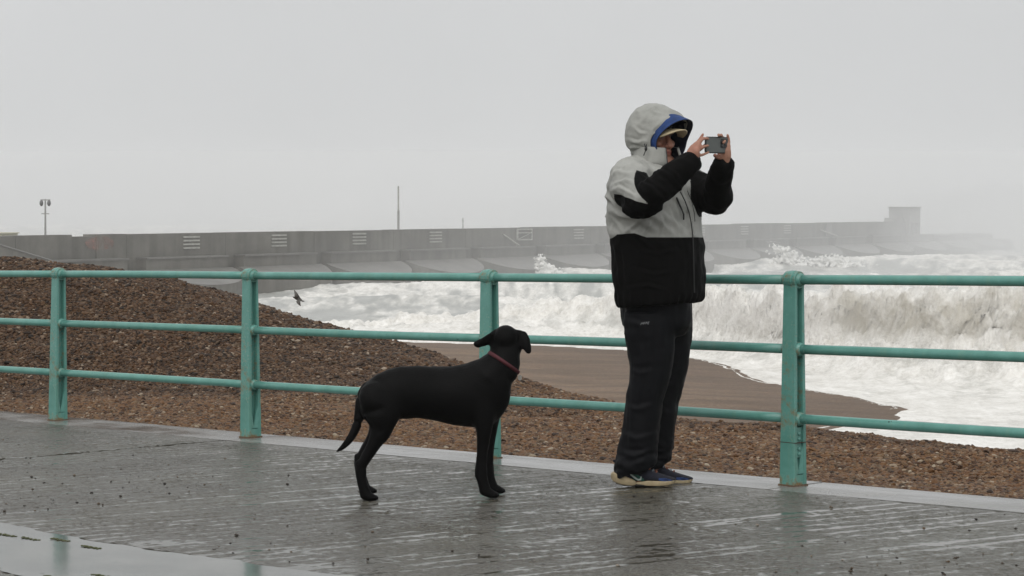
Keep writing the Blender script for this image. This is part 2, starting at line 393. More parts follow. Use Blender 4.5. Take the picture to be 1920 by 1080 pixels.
def terrain(x, y):
    a = 960+F*x/np.maximum(y, 1.)
    dc = np.interp(a, A_IMG, CR_D); zc = np.interp(a, A_IMG, CR_Z); df = np.interp(a, A_IMG, FT_D)
    k = (p_of(x, y)); z0 = zg(x, y)-.035
    # distance from kerb along the view, foot height
    yk = y-(k-.2)/NY*.9
    zf = np.interp(a, [0, 600, 1130, 1480, 1920], [-.17, -.15, -.12, -.10, -.10])
    t1 = np.clip((y-yk)/np.maximum(df-yk, .1), 0, 1); zA = z0*(1-t1)+zf*t1
    t2 = np.clip((y-df)/np.maximum(dc-df, .1), 0, 1); ts = t2*t2*(3-2*t2)*.55+t2*.45
    zB = zf+(zc-zf)*(ts)
    zC = zc-.55*np.maximum(y-dc, 0)*sstep(0, .9, y-dc)
    z = np.where(y < df, zA, np.where(y < dc, zB, zC))
    sdv = sd_shore(x, y); low = SHZ+np.clip(np.where(sdv > 0, sdv*.034, sdv*.16), -5, 3.0)
    m_ = y > dc
    z = np.where(m_, np.maximum(z, low), z)
    nz = fbm2(x*1.3, y*1.3, 4, 41)*.05+fbm2(x*.35, y*.35, 2, 47)*.05
    return z+nz*sstep(.3, 1.3, k)*np.where(y > 30, 1.2*sstep(1, 14, sdv), 1)+np.where(y > 40, fbm2(x*.11, y*.06, 3, 51)*.28*sstep(2, 12, sdv), 0)
def make_beach():
    tan = np.linspace(-.42, .42, 560)
    ys = np.concatenate([np.linspace(9., 26, 300), np.geomspace(26.2, 260, 240)])
    T, Y = np.meshgrid(tan, ys); X = T*Y
    Z = terrain(X, Y); Z = np.where(p_of(X, Y) < .19, zg(X, Y)-.28, Z)
    V = np.stack([X, Y, Z], -1).reshape(-1, 3)
    Fc = grid_faces(len(ys), len(tan)); keep = p_of(X, Y).reshape(-1) > -.15
    Fc = Fc[keep[Fc].all(1)]
    me = quad_mesh_np('beach', V, Fc); attr(me, 'wet', sstep(14, 0, sd_shore(V[:, 0], V[:, 1]))); return me
def mat_beach():
    m = NT('shingle beach'); o = m.co(); n = m.noise(o, 1.4, 5); f = m.noise(o, 26, 5, .75); v = m.vor(o, 30, out='Color'); st = m.noise(m.mp(o, (.25, .9, 1)), .6, 4)
    f = m.math('ADD', m.math('MULTIPLY', f, .45), m.math('MULTIPLY', m.noise(o, 5.5, 5, .8), .55))
    c = m.mix(m.mr(f, .36, .64), (.085, .048, .024), (.33, .21, .115))
    c = m.mix(m.mr(n, .4, .7, 0, .5), c, (.11, .070, .040)); c = m.mix(.2, c, m.mix(.8, v, (.16, .105, .065)), 'MIX')
    c = m.mix(m.mr(st, .40, .62, 0, .75), c, (.105, .067, .039))
    c = m.mix(m.math('MULTIPLY', m.attr('wet').outputs['Fac'], .45), c, (.085, .06, .045))
    return m.fin(c, m.mr(f, .3, .7, .75, .5), m.bump(m.math('ADD', f, m.vor(o, 7)), .8, .06), .2)
beach = link('beach', make_beach(), mat_beach(), None, True); tag(beach, kind='structure')

# individual pebbles on the shingle nearest the promenade: instanced, far past counting
def shingle():
    n = 540000; t = rng.uniform(-.25, .25, n*2); y = np.sqrt(rng.uniform(9.3**2, 23.0**2, n*2)); x = t*y
    a = 960+F*t; dc = np.interp(a, A_IMG, CR_D)
    ok = (p_of(x, y) > .17) & (y < dc+.7); x, y = x[ok], y[ok]; dc = dc[ok]; a = a[ok]
    z = terrain(x, y); k = np.minimum(len(x), n); x, y, z, dc, a = x[:k], y[:k], z[:k], dc[:k], a[:k]
    df = np.interp(a, A_IMG, FT_D)
    size = np.clip(rng.lognormal(math.log(.0078), .36, k), .004, .024)
    mound = sstep(-.5, .7, y-df)*sstep(1250, 700, a)         # the bulldozed heap is coarser, older, darker flint
    size *= 1+.16*mound
    wrack = np.exp(-((y-df+.1)/.35)**2)*sstep(1350, 900, a)
    lip = np.exp(-((y-dc+.12)/.22)**2)*sstep(1000, 1300, a)
    p = np.stack([x, y, z+size*.2], -1)
    me = bpy.data.meshes.new('shingle'); me.vertices.add(k); me.vertices.foreach_set('co', p.astype(np.float32).ravel())
    attr(me, 'size', size); attr(me, 'tone', np.clip(mound*.85+wrack*.6+lip*.7, 0, 1)); attr(me, 'pick', rng.random(k))
    rot = me.attributes.new('rot', 'FLOAT_VECTOR', 'POINT'); rr = np.stack([rng.normal(0, .35, k), rng.normal(0, .35, k), rng.uniform(0, 6.28, k)], -1)
    rot.data.foreach_set('vector', rr.astype(np.float32).ravel())
    sc = me.attributes.new('sc', 'FLOAT_VECTOR', 'POINT')
    ss = np.stack([size*rng.uniform(.9, 1.45, k), size*rng.uniform(.75, 1.05, k), size*rng.uniform(.45, .8, k)], -1); sc.data.foreach_set('vector', ss.astype(np.float32).ravel())
    ob = link('shingle', me); tag(ob, 'loose brown flint shingle heaped behind the promenade kerb', 'shingle', kind='stuff')
    m = NT('flint pebbles'); pk = m.attr('pick', 'INSTANCER').outputs['Fac']; tn = m.attr('tone', 'INSTANCER').outputs['Fac']
    lightc = m.ramp(pk, [(0, (.022, .012, .006)), (.2, (.075, .034, .014)), (.44, (.145, .070, .028)), (.66, (.185, .100, .044)), (.82, (.090, .060, .036)), (.955, (.21, .135, .075)), (.995, (.36, .30, .22))])
    darkc = m.ramp(pk, [(0, (.007, .005, .003)), (.28, (.030, .015, .007)), (.55, (.072, .036, .016)), (.76, (.110, .060, .030)), (.88, (.062, .044, .030)), (.965, (.16, .105, .065)), (.995, (.30, .24, .18))])
    c = m.mix(tn, lightc, darkc); nz = m.noise(m.co(), 2.5, 3); c = m.mix(m.mr(nz, .35, .7, 0, .45), c, m.mix(.5, c, (.03, .02, .015)))
    mat = m.fin(c, .5, None, .2); me.materials.append(mat)
    g = bpy.data.node_groups.new('scatter pebbles', 'GeometryNodeTree')
    g.interface.new_socket('Geometry', in_out='INPUT', socket_type='NodeSocketGeometry'); g.interface.new_socket('Geometry', in_out='OUTPUT', socket_type='NodeSocketGeometry')
    gi = g.nodes.new('NodeGroupInput'); go = g.nodes.new('NodeGroupOutput')
    ico = g.nodes.new('GeometryNodeMeshIcoSphere'); ico.inputs['Radius'].default_value = 1; ico.inputs['Subdivisions'].default_value = 2
    shp = g.nodes.new('GeometryNodeSetPosition'); nzv = g.nodes.new('ShaderNodeTexNoise'); nzv.inputs['Scale'].default_value = 1.1
    sub_ = g.nodes.new('ShaderNodeVectorMath'); sub_.operation = 'SUBTRACT'; sub_.inputs[1].default_value = (.5, .5, .5)
    scl = g.nodes.new('ShaderNodeVectorMath'); scl.operation = 'SCALE'; scl.inputs['Scale'].default_value = .75
    sm = g.nodes.new('GeometryNodeSetMaterial'); sm.inputs['Material'].default_value = mat
    inst = g.nodes.new('GeometryNodeInstanceOnPoints')
    def named(nm, ty):
        q = g.nodes.new('GeometryNodeInputNamedAttribute'); q.data_type = ty; q.inputs['Name'].default_value = nm; return q
    e2r = g.nodes.new('FunctionNodeEulerToRotation')
    k_ = g.links.new
    k_(ico.outputs['Mesh'], shp.inputs['Geometry']); k_(nzv.outputs['Color'], sub_.inputs[0]); k_(sub_.outputs[0], scl.inputs[0]); k_(scl.outputs[0], shp.inputs['Offset'])
    k_(shp.outputs[0], sm.inputs['Geometry']); k_(gi.outputs[0], inst.inputs['Points']); k_(sm.outputs[0], inst.inputs['Instance'])
    k_(named('rot', 'FLOAT_VECTOR').outputs['Attribute'], e2r.inputs[0]); k_(e2r.outputs[0], inst.inputs['Rotation'])
    k_(named('sc', 'FLOAT_VECTOR').outputs['Attribute'], inst.inputs['Scale']); k_(inst.outputs[0], go.inputs[0])
    md = ob.modifiers.new('scatter', 'NODES'); md.node_group = g
shingle()

# ------------------------------------------------------------------ sea
def breaker(X, Y):
    cx = np.array([-80, -30, -12, 0, 5, 8.5, 11, 14, 18, 25, 40, 90]); cy = np.array([156, 143, 139, 134, 131, 124, 117, 109, 103, 98, 97, 100])
    am = np.array([1.0, 1.05, 1.1, 1.25, 1.6, 2.1, 2.5, 2.7, 2.6, 2.45, 2.4, 2.4])
    yc = np.interp(X, cx, cy)+1.3*fbm2(X*.13, X*0, 3, 3); A = np.interp(X, cx, am)*(1+.16*fbm2(X*.28, X*0+5, 3, 8)+.10*fbm2(X*1.1, X*0+8, 3, 81))
    return Y-yc, A
def make_sea():
    tan = np.linspace(-.30, .34, 860)
    ys = np.concatenate([np.geomspace(52, 70, 40, endpoint=False), np.geomspace(70, 84, 110, endpoint=False), np.geomspace(84, 140, 260, endpoint=False), np.geomspace(140, 620, 330, endpoint=False), np.geomspace(620, 5000, 50)])
    T, Y = np.meshgrid(tan, ys); X = T*Y
    base = -7+.95*sstep(150, 108, Y)
    wob = 6*fbm2(X*.015, Y*.015, 3, 71)
    sw = 0
    for lam, amp, ang, sd in ((46, .75, .22, 1), (29, .55, -.12, 2), (17, .35, .34, 3)):
        ph = (Y*math.cos(ang)+X*math.sin(ang)+wob)/lam*2*math.pi+sd*2.1; c = .5+.5*np.cos(ph)
        sw = sw+amp*(c**1.8*1.6-.6)*(1+.5*fbm2(X*.03, Y*.03, 2, 60+sd))
    far = sstep(104, 150, Y); calm = 1-.6*sstep(300, 700, Y)
    h = base+sw*far*calm
    # foam lines: torn ridges drifting with the waves
    ur = fbm2(X*.10+3, Y*.05, 5, 90, .62); rid = 1-np.abs(fbm2(X*.16, Y*.07, 5, 100, .66))*3.0
    rid2 = 1-np.abs(fbm2(X*.45, Y*.17, 4, 120, .65))*3.2
    foam = sstep(-.1, 1.15, .55*rid+.40*rid2+.8*ur+.30*np.clip(sw*far, -1, 1.5))*.92
    t, A = breaker(X, Y)
    pro = np.where(t < 0, np.exp(-(t/2.3)**2), np.exp(-(t/8.5)**2))*A+.26*A*sstep(-9, -2.5, t)*np.where(t < 0, 1, np.exp(-(t/8.5)**2))
    h = h+pro
    near = np.where(t < 0, np.exp(-(t/6.5)**2), np.exp(-(t/6.0)**2))
    foam = np.maximum(foam, near*1.25-.12+.25*ur)
    foam = np.maximum(foam, sstep(-1, -6, t)*(.97+.10*fbm2(X*.5, Y*.25, 3, 140)))
    # broken water piles up: coarse billows on the breaker, fine ones everywhere there is foam
    rough = np.clip(near*np.clip(A/2, .45, 1.6), 0, 1.5)
    bl = billow2(X*.42, Y*.30+h*.5, 5, 150, .58); bf = billow2(X*1.5, Y*1.0+h*1.4, 4, 160, .6)
    h = h+rough*(bl*1.25-.28+bf*.42)
    h = h+np.clip(foam, 0, 1)*(bf-.2)*.30*sstep(60, 110, Y)*(1-.8*sstep(-2, -8, t))+fbm2(X*.35, Y*.35, 4, 170)*.18*far
    dY = -rough*(bl*1.7-.5)*np.clip(A/3, .2, 1.2)-sstep(.45, 1.0, pro/np.maximum(A, .1))*.55*A*(t > -3)
    dY = dY*np.exp(-(np.maximum(t, 0)/5.)**2)
    # swash thins out over the shingle
    sd = sd_shore(X, Y); sw_z = SHZ+.05+fbm2(X*.6, Y*.6, 3, 180)*.10
    k = sstep(-5, -.5, sd); h = h*(1-k)+(np.minimum(h, sw_z+.25))*k
    h = np.where(sd > 0, SHZ+.0+fbm2(X*.22, Y*.22, 2, 186)*.02-sd*.032, h)
    V = np.stack([X, Y+dY, h], -1).reshape(-1, 3); Fc = grid_faces(len(ys), len(tan))
    me = quad_mesh_np('sea', V, Fc); attr(me, 'foam', np.clip(foam, 0, 1)); rel = pro/(1.26*A); attr(me, 'face', np.clip(sstep(1.9, 2.5, A)*sstep(.34, .58, rel)*sstep(1.03, .84, rel)*(t < .6)*sstep(9, 18, X)*(.9+.7*fbm2(X*.35, Y*.2, 3, 190)), 0, 1)); return me
def mat_sea():
    m = NT('storm sea'); o = m.co(); fo = m.attr('foam').outputs['Fac']; fa = m.attr('face').outputs['Fac']
    n1 = m.noise(m.mp(o, (1, .45, 1)), 1.1, 6, .68, .4); n2 = m.noise(o, 4.2, 5, .7); n3 = m.noise(m.mp(o, (1, .35, .3)), .42, 5, .6, .6)
    f2 = m.math('ADD', fo, m.math('MULTIPLY', m.math('SUBTRACT', m.math('ADD', m.math('MULTIPLY', n1, .7), m.math('MULTIPLY', n3, .5)), .6), 1.35))
    msk = m.mr(f2, .15, .95)
    foamc = m.mix(m.mr(m.math('ADD', m.math('MULTIPLY', n2, .5), m.math('MULTIPLY', n1, .5)), .36, .64), (.62, .60, .55), (.94, .925, .89))
    stk = m.noise(m.mp(o, (.8, .4, .55)), 1., 6, .70, .5)
    foamc = m.mix(m.math('MULTIPLY', fa, m.mr(stk, .34, .58, .15, 1.)), foamc, (.37, .335, .26))
    water = m.mix(m.mr(n3, .3, .7), (.30, .305, .285), (.44, .445, .42))
    c = m.mix(msk, water, foamc)
    nrm = m.bump(m.math('ADD', m.math('MULTIPLY', n2, .6), n1), .5, .4)
    return m.fin(c, m.mr(msk, 0, 1, .30, .85), nrm, .4)
sea = link('sea', make_sea(), mat_sea(), None, True); tag(sea, kind='structure')

# ------------------------------------------------------------------ breakwater
BX0, BY0 = -11.34, 239.7; BUX, BUY = .509, .861            # foot of one joint and the direction away from us
BRZ = math.atan2(BUY, BUX)
BP = 14.0; B_TOP, B_LEDGE, B_WATER = -1.24, -3.45, -7.0
def b_s_at(px, off=0.):
    """distance along the breakwater that is seen at image column px (off = behind its seaward face)"""
    t = (px-960)/F; nx, ny = -BUY, BUX                       # to the harbour side
    bx, by = BX0+nx*off, BY0+ny*off
    return (t*by-bx)/(BUX-t*BUY)
def mat_bw():
    m = NT('weathered breakwater concrete'); o = m.co(); n = m.noise(o, .35, 5, .65); st = m.noise(m.mp(o, (.8, .8, .06)), 1., 4); f = m.noise(o, 5, 4, .7)
    c = m.mix(m.mr(n, .3, .7), (.112, .109, .098), (.185, .178, .157)); c = m.mix(m.mr(st, .45, .72, 0, .7), c, (.085, .081, .07)); c = m.mix(m.mr(f, .5, .75, 0, .35), c, (.17, .162, .145))
    return m.fin(c, .6, m.bump(f, .3, .05), .4)
def mat_apron():  # paler than the wall: sky light on aprons and ledges put into the colour
    m = NT('sky-lit apron concrete'); o = m.co(); n = m.noise(o, .4, 5, .65); st = m.noise(m.mp(o, (1.2, .1, 1)), 1., 4)
    c = m.mix(m.mr(n, .3, .7), (.135, .13, .12), (.20, .195, .182)); c = m.mix(m.mr(st, .5, .75, 0, .5), c, (.10, .095, .085))
    return m.fin(c, .4, None, .5)
M_BW, M_AP = mat_bw(), mat_apron(); M_PALE = flat_mat('pale galvanised metal', (.36, .36, .33), .5, .2, 3); M_CREAM = flat_mat('cream paint', (.62, .60, .47), .6, .08, 2)
M_BLD = flat_mat('rendered block', (.16, .155, .14), .7, .15, 1.2); M_DARKOPEN = flat_mat('dark opening', (.05, .05, .048), .8)
bw = empty('breakwater', (BX0, BY0, 0), BRZ); tag(bw, 'long grey concrete breakwater of scooped caissons running out to sea', 'breakwater')
# local x = along, local y = +towards the harbour (behind), seaward face at y = 0
S_END = b_s_at(1728)
K0, K1 = -6, int(S_END//BP)+2
capm = None
for k in range(K0, K1+1):
    a, b = k*BP, (k+1)*BP; r2 = random.Random(k+50)
    if a < S_END:
        e = min(b, S_END); notch = (b_s_at(150), b_s_at(196))
        top = B_TOP+r2.uniform(-.03, .03)
        for (u, v) in ([(a+.02, min(e, notch[0])), (max(a, notch[1]), e-.02)] if a < notch[0] < b or a < notch[1] < b else [(a+.02, e-.02)]):
            if v-u > .3: MB().prism([(u, -5), (v, -5), (v, top), (u, top)], .9, 2.4).build('parapet_panel', M_BW, bw)
        if a < notch[0] < b: MB().box(notch[0]-.1, notch[1]+.1, 1.0, 2.3, -5, B_TOP-.14).build('parapet_panel', M_BW, bw)
    # ledge block over the caisson, joints left recessed
    cs = MB(); g = 1.25; lz = B_LEDGE if a < S_END-2 else B_LEDGE-.25
    cs.box(a+g, b-g, -.25, 6, -9, lz); cs.box(a-.2, b+.2, .85, 6, -9, B_LEDGE-.05)
    ca = cs.build('caisson', M_BW, bw)
    lip = MB().box(a+g-.05, b-g+.05, -.38, .9, lz, lz+.16).build('ledge', M_AP, ca)
    # drum of the caisson, cut by the sloping apron
    rad = (BP-.5)/2; mx = (a+b)/2; n = 26; yb = .7
    ring = [(mx-rad*math.cos(math.pi*i/n), yb-4.6*max(0., math.sin(math.pi*i/n))**.8) for i in range(n+1)]
    zt = lambda y: B_LEDGE-.95-(.0 if y > -.25 else (-.25-y)*.37)
    v = [(x, y, -9.5) for x, y in ring]+[(x, y, zt(y)) for x, y in ring]
    f = [(i, i+1, n+2+i, n+1+i) for i in range(n)]
    d = mesh('drum', v, f, M_BW, ca, False)
    dv = [(x, y, zt(y)+.004) for x, y in ring]; idx = [i for i in range(n+1) if ring[i][1] < -.2]
    fl = [dv[i] for i in idx]; w0 = len(fl); fl += [(x, -.24, zt(-.25)+.004) for x in (fl[-1][0], fl[0][0])]
    mesh('apron', fl, [tuple(range(len(fl)))], M_AP, ca)
# rounded outer end of the mole
e0 = (K1+1)*BP
MB().loft([ell((e0+2, 3.5, z), (7.0+q, 0, 0), (0, 6+q, 0), 30) for z, q in ((-9, .8), (-5.6, 0), (-4.6, -.5))]).build('mole_head', M_BW, bw)
# louvred vents below the coping, white
for px in (373, 537, 687, 830, 1097, 1325, 1407, 1487):
    s = b_s_at(px)
    for k in range(4):
        MB().box(s-1.15, s+1.15, .80, .92, B_TOP-.42-k*.33, B_TOP-.27-k*.33).build('vent_slat', M_PALE, bw)
# access gate frame with diagonal brace, and the stair rail beside it
s = b_s_at(995)
fr = MB(); y0, y1 = .70, .90; zt_, zb_ = B_TOP-.12, B_TOP-1.42
fr.box(s-1.65, s+1.65, y0, y1, zt_-.14, zt_).box(s-1.65, s+1.65, y0, y1, zb_, zb_+.14).box(s-1.5, s+1.5, y0, y1, zb_+.78, zb_+.90)
fr.box(s-1.65, s-1.5, y0+.01, y1-.01, zb_, zt_).box(s+1.5, s+1.65, y0+.01, y1-.01, zb_, zt_).tube([(s-1.4, .8, zb_+.12), (s+1.3, .8, zb_+.78)], .045, 6)
fr.build('gate_frame', M_PALE, bw)
s0, s1 = b_s_at(955), b_s_at(975)
MB().tube([(s0, .7, B_TOP-.75), (s1, .1, B_LEDGE+.25)], .085, 6).build('stair_rail', M_PALE, bw)
s0, s1 = b_s_at(1547), b_s_at(1572)
MB().tube([(s0, .7, B_TOP-1.0), (s1, .1, B_LEDGE+.25)], .085, 6).build('stair_rail', M_PALE, bw)
MB().box(b_s_at(1556), b_s_at(1567), .55, .91, B_LEDGE+.3, B_TOP-.05).build('pilaster', M_AP, bw)
# sloping ramp up to the landward end
s0, s1 = b_s_at(-60), b_s_at(82)
MB().prism([(s0-9, -9), (s1, -9), (s1, B_LEDGE+.1), (s0, B_LEDGE+2.1), (s0-9, B_LEDGE+3.0)], -.9, .5).build('ramp', M_BW, bw)
MB().tube([(s0-9, -.9, B_LEDGE+3.05), (s0, -.9, B_LEDGE+2.15), (s1, -.9, B_LEDGE+.15)], .09, 6).build('ramp_edge', M_AP, bw)
# faded red paint on the wall
m = NT('faded red paint'); o_ = m.co(); n_ = m.noise(o_, .9, 5, .7)
b_ = m.n('ShaderNodeBsdfPrincipled', {'Base Color': (.34, .20, .17), 'Roughness': .8}); tr = m.n('ShaderNodeBsdfTransparent'); ms = m.n('ShaderNodeMixShader', {0: m.mr(n_, .40, .66, .0, .7)})
m.t.links.new(tr.outputs[0], ms.inputs[1]); m.t.links.new(b_.outputs[0], ms.inputs[2]); m.t.links.new(ms.outputs[0], m.out.inputs['Surface'])
s = b_s_at(203); rr = random.Random(4)
pl = [(s+1.7*math.cos(t)*(1+.2*rr.random()), B_TOP-.75+.55*math.sin(t)*(1+.25*rr.random())) for t in [i*2*math.pi/18 for i in range(18)]]
mesh('painted_patch', [(x, .892, z) for x, z in pl], [tuple(range(18))], m.m, bw)

# tower block at the seaward end
s1 = b_s_at(1728); wd = 4.6; s0 = s1-wd; dp = 3.4
tw = empty('harbour_tower', (BX0+BUX*s0, BY0+BUY*s0, 0), BRZ); tag(tw, 'square pale blockhouse at the misty far end of the breakwater', 'building')
MB().box(0, wd, .2, .2+dp, B_TOP-.35, .86).build('upper_storey', M_BLD, tw)
MB().box(-.15, wd+.15, .05, .35+dp, .862, 1.0).build('parapet', M_BLD, tw)
MB().box(.5, wd-.5, .7, dp-.3, B_LEDGE-.4, B_TOP-.352).build('recess_wall', M_DARKOPEN, tw)
for x_, y_ in ((0, .25), (wd*.5-.3, .25), (wd-.6, .25), (0, dp*.5-.1), (0, dp-.45), (wd-.6, dp-.45)): MB().box(x_, x_+.6, y_, y_+.6, B_LEDGE-.4, B_TOP-.353).build('column', M_BLD, tw)
for k in range(3): MB().box(-.05, .01, 1.3+k*.4, 1.3+k*.4+.16, -.55, .2).build('window_slit', M_DARKOPEN, tw)
MB().box(-3.5, -.02, 1.2, 3.0, B_LEDGE, B_TOP+.55).build('annexe', M_BLD, tw)

# masts and the hut behind the wall
def b_pt(px, off, z): 
    s_ = b_s_at(px, off); return (BX0-BUY*off+BUX*s_, BY0+BUX*off+BUY*s_, z)
M_STEEL = flat_mat('dull galvanised steel', (.30, .30, .29), .5, .15, 6)
q = b_pt(85, 5, -3.6); lm = empty('floodlight_mast', q, BRZ-1.1); tag(lm, 'slender floodlight mast with two lamp heads, leftmost above the breakwater', 'light mast')
D_ = q[1]; zt2 = CZ+(HY-372)/F*D_+3.6
MB().tube([(0, 0, 0), (0, 0, zt2-.1)], [.11, .07], 8).build('pole', M_STEEL, lm)
MB().box(-.42, .42, -.05, .05, zt2-.18, zt2-.08).build('crossarm', M_STEEL, lm)
MB().box(-.34, .34, -.03, .03, zt2-1.35, zt2-1.28).build('crossarm', M_STEEL, lm)
for sx in (-1, 1):
    MB().ball((sx*.33, -.05, zt2-.40), (.16, .22, .27), 10, 8).build('lamp_head', flat_mat('lamp housing', (.12, .12, .12), .5), lm, True)
q = b_pt(747, 6, -3.6); D_ = q[1]; zt2 = CZ+(HY-350)/F*D_+3.6
rm = empty('radio_mast', q, BRZ); tag(rm, 'tall thin bare pole rising behind the middle of the breakwater', 'mast')
MB().tube([(0, 0, 0), (0, 0, zt2*.62)], .13, 8).build('lower_pole', M_STEEL, rm); MB().tube([(0, 0, zt2*.62), (0, 0, zt2)], .09, 8).build('upper_pole', M_PALE, rm)
q = b_pt(868, 6, -3.6); D_ = q[1]; zt2 = CZ+(HY-409)/F*D_+3.6
sm_ = MB().tube([(0, 0, 0), (0, 0, zt2)], [.09, .05], 8).tube([(-.12, 0, zt2-.25), (.12, 0, zt2-.25)], .04, 6).build('short_mast', M_STEEL); sm_.location = q
tag(sm_, 'short faint pole on the breakwater right of the tall bare mast', 'mast')
q = b_pt(1, 7, -3.6); D_ = q[1]; z2 = CZ-(436-HY)/F*D_+3.6
hut = empty('harbour_hut', q, BRZ); tag(hut, 'low cream flat roofed hut behind the wall at the far left', 'hut')
xr = (30-1)/F*D_/.62
MB().box(-14, xr, 0, 5, 0, z2-.1).build('wall', M_CREAM, hut); MB().box(-14.1, xr+.1, -.1, 5.1, z2-.098, z2).build('roof', M_CREAM, hut)

# waves bursting against the foot of the breakwater
M_SPL = flat_mat('bursting white water', (.74, .735, .71), .9, .08, .8, .5)
for i, (px, off, hgt_, wdt, lean, lab) in enumerate(((1483, -9, 3.6, 3.4, -.55, 'white plume of spray bursting up the breakwater right of the person'), (1030, -6, 2.9, 2.0, -.25, 'small white splash at the foot of the breakwater left of the person'), (1560, -14, 2.0, 6.0, .1, 'low torn white crest of a wave before the outer breakwater'))):
    sb = b_s_at(px, off); r2 = random.Random(70+i); mb = MB()
    for k in range(420):
        u_ = r2.random()**1.6; sp = wdt*(1-.72*u_)*(r2.gauss(0, .42)); q = (.24*(1-u_)+.06)*r2.uniform(.6, 1.3)
        mb.ball((sp+lean*hgt_*u_**1.5+.5*math.sin(u_*5+i), r2.gauss(0, .5), u_*hgt_), (q, q*.9, q*r2.uniform(.7, 1.2)), 8, 6)
    sm0 = solid(mb, .09, 1, .3); vq = coords(sm0); nq = normals(sm0); vq += nq*(fbm3(vq, (2.5, 2.5, 2.5), 3, 88)*.14)[:, None]; set_coords(sm0, vq); sm0.name = 'splash'
    so_ = link('wave_splash', sm0, M_SPL, None, True); so_.location = (BX0-BUY*off+BUX*sb, BY0+BUX*off+BUY*sb, -6.9)
    tag(so_, lab, 'splash', 'waves bursting at the breakwater')

# ------------------------------------------------------------------ railing
def mat_teal():
    m = NT('weathered sea-green paint'); o = m.co(); n = m.noise(o, 7, 5, .65); ch = m.noise(o, 34, 4, .75); d = m.noise(m.mp(o, (30, 30, 3)), 1., 3)
    geo = m.n('ShaderNodeNewGeometry'); pt = m.mr(m.noise(o, 12, 4), .3, .7)
    c = m.mix(m.mr(n, .3, .7), (.085, .245, .205), (.13, .33, .285)); c = m.mix(m.mr(d, .55, .8, 0, .45), c, (.16, .30, .22))
    ru = m.attr('rust').outputs['Fac']; k = m.mr(m.math('ADD', m.math('MULTIPLY', ru, .34), m.math('MULTIPLY', ch, .75)), .62, .80)
    c = m.mix(k, c, m.mix(ch, (.10, .045, .018), (.26, .17, .06)))
    c = m.mix(m.mr(m.noise(o, 17, 3, .6), .735, .75), c, (.02, .018, .016))
    return m.fin(c, m.mr(k, 0, 1, .26, .8), m.bump(m.math('ADD', n, ch), .14, .003), .55)
M_TEAL = mat_teal()
railing = empty('promenade_railing'); railing.matrix_world = RAILM; tag(railing, 'sea-green painted metal railing with three round rails along the promenade edge', 'railing')
RAILS = (.958, .634, .31)
def post_mesh():
    """tapered cast post: two flanges joined by a web, round head; the channel closes in a point above the foot"""
    mb = MB(); T = .037                                      # half thickness along the rail
    def prof(z): return .031+.016*(1-z)                      # half depth towards the sea
    zs = [0.0, .1, .3, .6, .9, .955]
    def plate(hw, y0, y1, zt):                               # flange from sea-ward offset y0..y1 (as fractions of the profile)
        rings = []
        for z in zs:
            p = prof(z); rings.append([(-hw(z), p*y0, z), (hw(z), p*y0, z), (hw(z), p*y1, z), (-hw(z), p*y1, z)])
        mb.loft(rings)
    hwf = lambda z: T+.008*(1-z)
    plate(hwf, -1, -.52, 0); plate(hwf, .52, 1, 0)            # flanges
    plate(lambda z: .011, -.6, .6, 0)                         # web
    for sx in (-1, 1):                                        # solid foot that tapers up into the channel
        h = hwf(0); p0 = prof(0)*.58
        v = [(sx*.009, -p0, 0), (sx*.009, p0, 0), (sx*(h-.002), p0, 0), (sx*(h-.002), -p0, 0), (sx*.009, -p0, .05), (sx*.009, p0, .05), (sx*(h-.002), p0, .05), (sx*(h-.002), -p0, .05),
             (sx*.011, -p0*.98, .20), (sx*.011, p0*.98, .20), (sx*(h-.006), p0*.985, .20), (sx*(h-.006), -p0*.985, .20), (sx*.010, 0, .055), (sx*(h-.01), 0, .055)]
        f = [(0, 1, 2, 3), (0, 4, 5, 1), (1, 5, 6, 2), (2, 6, 7, 3), (3, 7, 4, 0), (4, 12, 8), (5, 9, 12), (7, 11, 13), (6, 13, 10), (4, 8, 11, 7), (5, 6, 10, 9), (12, 13, 11, 8), (12, 9, 10, 13), (4, 7, 13, 12), (5, 12, 13, 6)]
        mb.add(v, f)
    # round head: a short barrel across the post, with a raised ring
    n = 18; zc = RAILS[0]; rh = .041
    for x0, x1, r in ((-T-.0005, T+.0005, rh), (-T*.45, T*.45, rh+.0025)):
        mb.loft([[(x, r*math.sin(2*math.pi*i/n), zc+r*math.cos(2*math.pi*i/n)) for i in range(n)] for x in (x0, x1)])
    return mb
def collar(z): # socket ring where a rail enters
    mb = MB(); n = 16
    for sx in (-1, 1):
        mb.loft([[(sx*x, r*math.cos(2*math.pi*i/n), z+r*math.sin(2*math.pi*i/n)) for i in range(n)] for x, r in ((.005, .033), (.040, .033), (.047, .029), (.054, .0272))])
    return mb
pm = post_mesh(); pme = None; cme = {}
def rust_attr(me, f): attr(me, 'rust', f(coords(me)))
